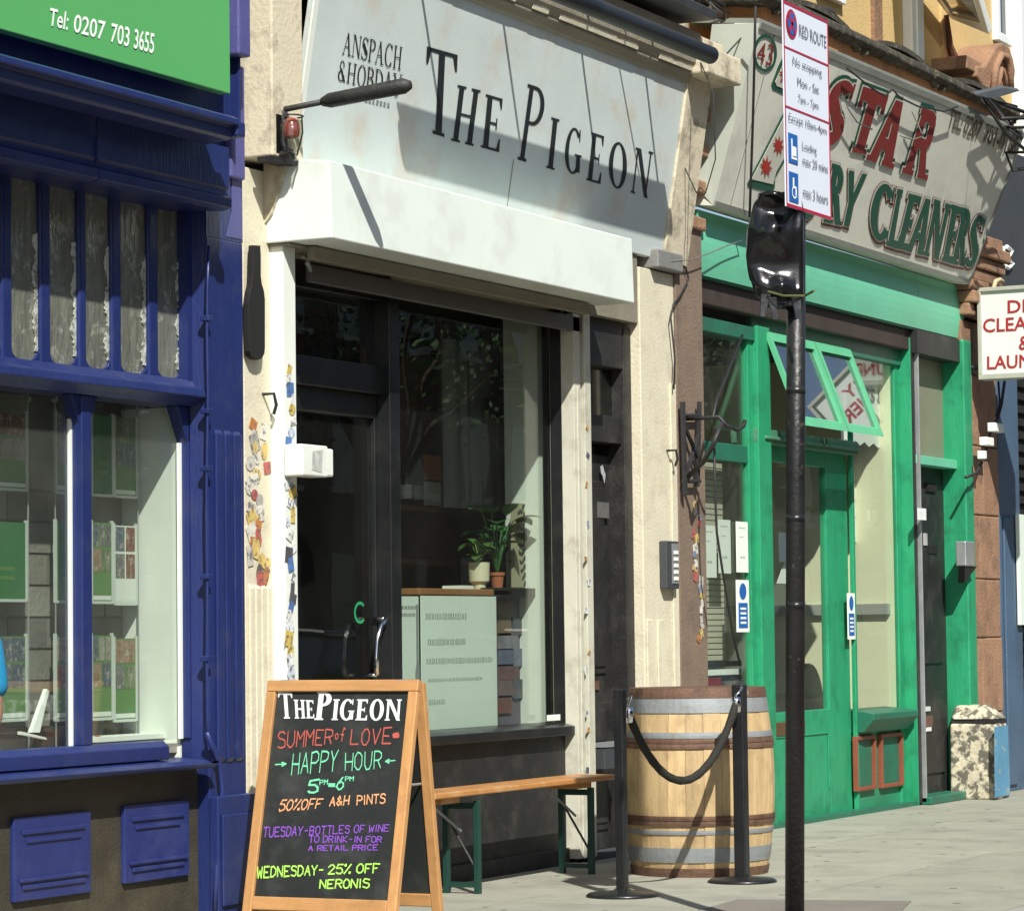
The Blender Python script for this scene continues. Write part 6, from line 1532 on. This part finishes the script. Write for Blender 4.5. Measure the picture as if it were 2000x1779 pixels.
# desk things low in the window
x0, x1, z0, z1 = R2((185, 1440), (345, 1455), .2)
ds = thing('white_desk', 'white desk edge with splayed leg behind the estate agent glass', 'desk', ((x0+x1)/2, .25, z0-.1))
part('desk_top', MB().box(x0, x1, .18, .36, z1-.02, z1), PAPER, ds); part('leg', MB().tube([(x1-.05, .25, z1), (x1-.2, .25, z1-.25)], .02, 6).tube([(x0+.1, .25, z1), (x0, .25, z1-.25)], .02, 6), WOOD, ds)
m = MB().slab([at(62, 1430, .2), at(78, 1430, .2), at(96, 1350, .24), at(92, 1345, .24)], (0, .02, 0)).slab([at(42, 1428, .2), at(90, 1440, .18), at(92, 1444, .18), at(42, 1434, .2)], (0, .02, 0))
solo('brochure_stand', m, PAPER, 'white leaning brochure stand low at the left of the estate agent window', 'stand')
solo('brochure', MB().slab([at(10, 1482, .16), at(84, 1482, .16), at(80, 1474, .3), at(20, 1470, .3)], (0, 0, .008)), PAPER, 'white brochure lying flat on the window shelf at lower left', 'brochure')

# ================================================================== THINGS IN THE CLEANERS
for (a, b, y, lab) in (((1372, 1025), (1400, 1128), .162, 'left white paper notice in the green shop side window'), ((1403, 1014), (1428, 1120), .162, 'middle white paper notice in the green shop side window'), ((1438, 1018), (1462, 1118), .135, 'right white paper notice with small drawing beside the green post')):
    o, bx_ = sheet('paper_notice', a, b, y, PAPER, lab, 'notice')
    blocks(o, bx_, y, [(.2, .8, .12, .02), (.25, .6, .3, .02), (.3, .7, .7, .05)], INKP, 5)
def safety(a, b, y, lab):
    o, (x0, x1, z0, z1) = sheet('blue_notice', a, b, y, PAPER, lab, 'notice')
    part('blue_panel', MB().box(x0+(x1-x0)*.14, x1-(x1-x0)*.14, y-.002, y-.0005, z0+(z1-z0)*.08, z0+(z1-z0)*.56), BLU, o)
    part('blue_oval', MB().add([((x0+x1)/2+(x1-x0)*.28*math.cos(t), y-.002, z0+(z1-z0)*.78+(z1-z0)*.16*math.sin(t)) for t in np.linspace(0, 6.28, 15)[:-1]], [tuple(range(14))[::-1]]), BLU, o)
    for k in range(4): part('print_line', MB().box(x0+(x1-x0)*.28, x1-(x1-x0)*.28, y-.003, y-.002, z0+(z1-z0)*(.16+.09*k), z0+(z1-z0)*(.20+.09*k)), TXTW, o)
safety((1438, 1132), (1464, 1234), .110, 'blue and white social distancing notice left of the green door post')
safety((1655, 1158), (1671, 1248), .135, 'blue and white social distancing notice right of the green door')
# arch banner in the right window, words cut off by the frame
x0, x1, z0, z1 = R2((1640, 700), (1750, 880), .26)
bn_ = thing('paper_banner', 'white arched paper banner with grey and red words behind the hopper windows', 'banner', ((x0+x1)/2, .26, z0))
P = [(x0, .26, z0+.04)]
for i in range(13): P.append((x0+(x1-x0)*i/12, .26, z0+(.03 if i % 2 else 0)))
P += [(x1, .26, z0+.3), (x1-.1, .26, z0+.62), (x1-.35, .26, z1), (x0+.35, .26, z1), (x0, .26, z0+.62)]
part('sheet', MB().slab(P, (0, .004, 0)), PAPER, bn_)
def btxt(s, tl, tr, bl, br, m): part('banner_word', map_polys(MB(), sans_text(s, bold=.03), *[at(*c, .256) for c in (tl, tr, bl, br)], (0, -.002, 0)), m, bn_)
btxt('ONT', (1670, 708), (1722, 714), (1670, 728), (1722, 734), REDL); btxt('RS &', (1690, 758), (1726, 763), (1690, 784), (1726, 789), INK); btxt('NS', (1708, 808), (1738, 812), (1708, 834), (1738, 838), INK); btxt('&S', (1655, 800), (1680, 790), (1662, 826), (1684, 808), REDL)
o, bx_ = sheet('price_list', (1660, 895), (1695, 1060), .45, PAPER, 'tall white price list hanging behind the right green window', 'notice'); blocks(o, bx_, .45, [(.1, .9, .28, .02), (.1, .9, .5, .01), (.1, .9, .7, .01)], INK, 3)
o, bx_ = sheet('price_list', (1678, 1055), (1700, 1150), .8, mat('pale blue paper', (.35, .42, .50), .7, .05, 4, 0), 'pale blue list on the yellow side wall in the green shop', 'notice')
ctr = thing('shop_counter', 'dark wooden counter inside the green shop', 'counter', (6.2, 2.2, 0)); part('front', MB().box(4.4, 6.4, 2.2, 2.7, .03, 1.0), DARKF, ctr); part('top', MB().box(4.35, 6.45, 2.15, 2.75, 1.0, 1.04), WOOD, ctr, bevel=.004)
c0 = at(1585, 1385, .5); ztop = ZZ(1585, 1295, .5)
ch = thing('round_back_chair', 'black round backed chair inside the green door', 'chair', (c0[0], .55, .03))
part('backrest', MB().slab([(c0[0]+.26*math.cos(t), .5, c0[2]-.05+max(0, math.sin(t))*(ztop-c0[2]+.05)) for t in np.linspace(math.pi, 0, 15)]+[(c0[0]+.26, .5, c0[2]-.3), (c0[0]-.26, .5, c0[2]-.3)], (0, .06, 0)), BLACKP, ch, bevel=.01)
part('seat', MB().box(c0[0]-.26, c0[0]+.26, .5, .95, .42, .50), BLACKP, ch, bevel=.02)
for dx in (-.22, .2):
    for yy in (.52, .9): part('leg', MB().box(c0[0]+dx, c0[0]+dx+.03, yy, yy+.03, .03, .42), BLACKP, ch)
x0, x1, z0, z1 = R2((1503, 1085), (1531, 1140), .3)
solo('triangle_notice', MB().slab([(x0, .25, z0), (x1+.05, .25, z0), (x1-.0, .25, z1), (x0+.18, .25, z1)][::1], (0, .004, 0)), PAPER, 'white slanted notice on the glass of the green door', 'notice')
x0, x1, z0, z1 = R2((1505, 1040), (1530, 1098), .28); solo('door_poster', MB().box(x0, x1, .22, .224, z0, z1), mat('grey blue poster', (.12, .15, .18), .6, .1, 8, 0), 'dark grey blue poster on the glass of the green door', 'poster')
x0, x1, z0, z1 = R2((1376, 1322), (1410, 1350), .26); solo('red_bag', MB().box(x0, x1, .26, .285, z0-.1, z1), mat('dark red cloth', (.20, .01, .02), .8, .2, 5, 0), 'dark red bag at the foot of the green shop side window', 'bag', bevel=.02)
for k, v in enumerate((1292, 1308, 1320)):
    x0, x1, z0, z1 = R2((1372, v), (1446, v+8), .27); solo('window_band', MB().box(x0, x1, .262, .266, z0, z1), [INKD, PAPER, INKD][k], ['upper black band low in the green shop side window', 'thin white band between the two black window bands', 'lower black band low in the green shop side window'][k], 'tape')

# ================================================================== PASSER-BY AT THE LEFT EDGE
def skin_chain(name, verts, edges, radii, m, parent, root=0, sub=2, smooth=True):
    me = bpy.data.meshes.new(name); org = np.array(ORG[parent.name]); me.from_pydata([tuple(np.array(v)-org) for v in verts], edges, [])
    o = bpy.data.objects.new(name, me); COL.objects.link(o); o.parent = parent; ORG[o.name] = tuple(org); me.materials.append(m)
    o.modifiers.new('skin', 'SKIN').use_smooth_shade = smooth
    sk = me.skin_vertices[0].data if me.skin_vertices else None
    if sk is None:
        me.attributes
    for i, r in enumerate(radii):
        rr = r if isinstance(r, tuple) else (r, r); me.skin_vertices[0].data[i].radius = rr; me.skin_vertices[0].data[i].use_root = (i == root)
    s = o.modifiers.new('sub', 'SUBSURF'); s.levels = s.render_levels = sub
    return o
pe = at(-94, 1400, -.85); ex, ey = pe[0], -.85
per = thing('person', 'passer-by in a turquoise top and dark trousers with long black hair at left edge', 'person', (ex, ey, 0))
SKIN = mat('skin', (.30, .17, .11), .55, .08, 8, .1, 60); TOP = mat('turquoise jersey', (.01, .22, .42), .8, .12, 9, .3, 50); TRS = mat('dark trousers', (.018, .017, .02), .8, .2, 8, .3, 50); HAIRM = mat('black hair', (.008, .007, .007), .45, .3, 20, .5, 60, stretch=(8, 8, 1))
Vv = [(0, 0, .86), (0.005, 0, 1.0), (0, 0, 1.14), (-.005, 0, 1.26), (-.02, 0, 1.33), (-.03, 0, 1.40), (-.035, 0, 1.50),
      (0, -.09, .82), (-.10, -.09, .46), (-.02, -.09, .09), (-.12, -.09, .03), (0, .09, .82), (.08, .09, .47), (.24, .09, .12), (.16, .09, .04),
      (0, -.14, 1.24), (-.02, -.19, 1.0), (-.13, -.19, .82), (-.19, -.18, .76), (0, .15, 1.24), (-.07, .21, 1.0), (-.16, .2, .82), (-.20, .19, .76)]
E_ = [(0, 1), (1, 2), (2, 3), (3, 4), (4, 5), (5, 6), (0, 7), (7, 8), (8, 9), (9, 10), (0, 11), (11, 12), (12, 13), (13, 14), (3, 15), (15, 16), (16, 17), (17, 18), (3, 19), (19, 20), (20, 21), (21, 22)]
Rr = [(.11, .13), (.095, .115), (.105, .13), (.09, .11), .048, .075, .085, .078, .052, .036, .035, .078, .052, .036, .035, .048, .038, .027, .03, .048, .038, .027, .03]
P3 = lambda L: [(ex+x, ey+y, z) for x, y, z in L]
skin_chain('body', P3(Vv), E_, Rr, SKIN, per)
skin_chain('top', P3([(.01, 0, .90), (.005, 0, 1.0), (0, 0, 1.14), (-.005, 0, 1.25), (-.01, -.0, 1.29), (0, -.14, 1.24), (-.015, -.185, 1.04), (0, .15, 1.24), (-.06, .205, 1.04)]), [(0, 1), (1, 2), (2, 3), (3, 4), (3, 5), (5, 6), (3, 7), (7, 8)], [(.15, .17), (.14, .155), (.135, .16), (.115, .13), (.06, .07), .07, .06, .07, .06], TOP, per)
skin_chain('trousers', P3([(0, 0, .92), (0, 0, .84), (0, -.09, .80), (-.10, -.09, .46), (-.02, -.09, .12), (0, .09, .80), (.08, .09, .47), (.23, .09, .16)]), [(0, 1), (1, 2), (2, 3), (3, 4), (1, 5), (5, 6), (6, 7)], [(.125, .145), (.13, .155), .095, .065, .05, .095, .065, .05], TRS, per)
skin_chain('hair', P3([(-.02, 0, 1.55), (.02, 0, 1.47), (.07, 0, 1.36), (.10, 0, 1.24)]), [(0, 1), (1, 2), (2, 3)], [(.085, .095), (.095, .105), (.06, .10), (.03, .09)], HAIRM, per)
for s_, cx in ((-1, -.035), (1, -.035)):
    part('ear', MB().lathe([(.001, .03), (.012, .02), (.015, 0), (.010, -.03), (.001, -.035)], (ex-.03, ey+s_*.082, 1.45), 8), SKIN, per, smooth=True)
    part('eye', MB().lathe([(.001, .009), (.009, 0), (.001, -.009)], (ex-.115, ey+s_*.03, 1.475), 8), INKD, per, smooth=True)
part('nose', MB().slab([(ex-.11, ey-.012, 1.44), (ex-.11, ey+.012, 1.44), (ex-.108, ey, 1.48)], (-.022, 0, -.008)), SKIN, per)
part('shoe', MB().box(ex-.20, ex+.04, ey-.13, ey-.05, 0, .07), BLACKP, per, bevel=.025); part('shoe', MB().box(ex+.08, ex+.31, ey+.05, ey+.13, 0.01, .09), BLACKP, per, bevel=.025)

# ================================================================== ACROSS THE ROAD (seen only in the glass)
def terrace(x0, x1, m, label, h):
    o = thing('opposite_terrace', label, 'building', ((x0+x1)/2, -24, 0))
    part('wall', MB().box(x0, x1, -32, -24, 0, h), m, o); part('parapet', MB().box(x0, x1, -24.2, -24, h-.5, h-.2), CREAMD, o)
    n = int((x1-x0)/2.6)
    for i in range(n):
        for j in range(3 if h > 9 else 2):
            a = x0+.8+i*2.6; z = 1.2+j*3.1
            w_ = part('window', MB().box(a, a+1.1, -24, -23.97, z, z+1.7), mat('opposite window', (.05, .06, .07), .1, .1, 2, 0, spec=.8), o)
            part('sill', MB().box(a-.1, a+1.2, -24, -23.85, z-.12, z), CREAMD, w_)
terrace(-20, 6, OLDBR, 'brown brick terrace across the road opposite the blue shop', 13.5)
terrace(6.05, 32, mat('opposite yellow stock brick', (.17, .135, .08), .9, .2, 1.5, .2, 10), 'yellow brick terrace across the road opposite the bar', 14)
terrace(32.05, 60, OLDBR, 'long brick terrace far along the opposite side', 13)
terrace(60.05, 130, mat('opposite grey render', (.14, .14, .13), .9, .2, 1.5, .2, 10), 'grey rendered terrace at the far end of the opposite side', 14)
TLF = mat('street tree leaves', (.05, .10, .025), .6, .35, 3, 0, rand=.2); BARK = mat('bark', (.07, .055, .04), .9, .2, 8, .5, 30)
def tree(x, y, label, seed, h=9):
    rn = random.Random(seed); o = thing('street_tree', label, 'tree', (x, y, 0), 'plane trees across the road')
    part('trunk', MB().tube([(x, y, 0), (x+.1, y, h*.3), (x-.1, y+.1, h*.6)], [.22, .17, .1], 10), BARK, o, smooth=True)
    m = MB()
    for i in range(9):
        a = rn.uniform(0, 6.28); p = np.array([x+math.cos(a)*rn.uniform(1, 2.4), y+math.sin(a)*rn.uniform(1, 2.2), h*rn.uniform(.55, .95)])
        part('limb', MB().tube([(x, y, h*.4), (x*.5+p[0]*.5, y*.5+p[1]*.5, h*.55), p], [.09, .06, .02], 6), BARK, o)
        for _ in range(420):
            c = p+np.array([rn.gauss(0, .75), rn.gauss(0, .75), rn.gauss(0, .6)]); s = rn.uniform(.04, .09)
            d1 = np.array([rn.gauss(0, 1) for _ in range(3)]); d1 /= np.linalg.norm(d1); d2 = np.cross(d1, [rn.gauss(0, 1) for _ in range(3)]); d2 /= np.linalg.norm(d2)
            m.quad(c-d1*s, c-d2*s*.7, c+d1*s, c+d2*s*.7)
    part('crown', m, TLF, o, kind='stuff')
for i, (x, l) in enumerate(((10, 'leafy street tree opposite the bar window'), (21, 'leafy street tree across the road beyond the green shop'), (33, 'third leafy street tree along the opposite pavement'), (47, 'farthest leafy street tree on the opposite pavement'))):
    tree(x, -18.4, l, 40+i)
def car(x, y, m, label):
    o = thing('parked_car', label, 'car', (x, y, -.12), 'cars in the road behind the camera')
    z = -.12; L = 4.2
    side = [(-2.1, .35), (-2.05, .70), (-1.35, .88), (-.75, 1.36), (.85, 1.40), (1.5, .95), (2.05, .86), (2.12, .35)]
    def slabs(pts, y0, y1): return MB().slab([(x+a, y0, z+b) for a, b in pts], (0, y1-y0, 0))
    part('body', slabs([(-2.1, .28), (-2.08, .70), (-1.35, .90), (1.5, .95), (2.05, .86), (2.12, .28)], y-.85, y+.85), m, o, bevel=.08)
    part('cabin', MB().hexa([(x-1.35, y-.82, z+.9), (x+1.5, y-.82, z+.9), (x-1.35, y+.82, z+.9), (x+1.5, y+.82, z+.9), (x-.7, y-.62, z+1.36), (x+.85, y-.62, z+1.38), (x-.7, y+.62, z+1.36), (x+.85, y+.62, z+1.38)]), mat('car glass', (.02, .025, .03), .04, .1, 2, 0, spec=1), o, bevel=.03)
    part('roof', MB().box(x-.72, x+.87, y-.64, y+.64, z+1.37, z+1.42), m, o, bevel=.03)
    for dx in (-1.3, 1.3):
        for s in (-1, 1):
            wl_ = part('wheel', MB().tube([(x+dx, y+s*.72, z+.32), (x+dx, y+s*.87, z+.32)], .32, 22), TARM, o); part('rim', MB().tube([(x+dx, y+s*.871, z+.32), (x+dx, y+s*.885, z+.32)], .2, 14), SILVER, wl_)
    for s in (-1, 1): part('headlight', MB().box(x-2.13, x-2.05, y+s*.6-.16, y+s*.6+.16, z+.6, z+.74), PAPER, o, bevel=.02)
    part('number_plate', MB().box(x-2.14, x-2.10, y-.26, y+.26, z+.38, z+.49), PAPER, o)
car(6.8, -4.6, mat('black car paint', (.008, .008, .009), .12, .1, 2, 0, coat=1), 'black car in the near lane, mirrored in the bar door')
car(11.9, -4.6, mat('maroon car paint', (.16, .03, .025), .15, .1, 2, 0, coat=1), 'maroon car in the near lane, mirrored in the bar window')
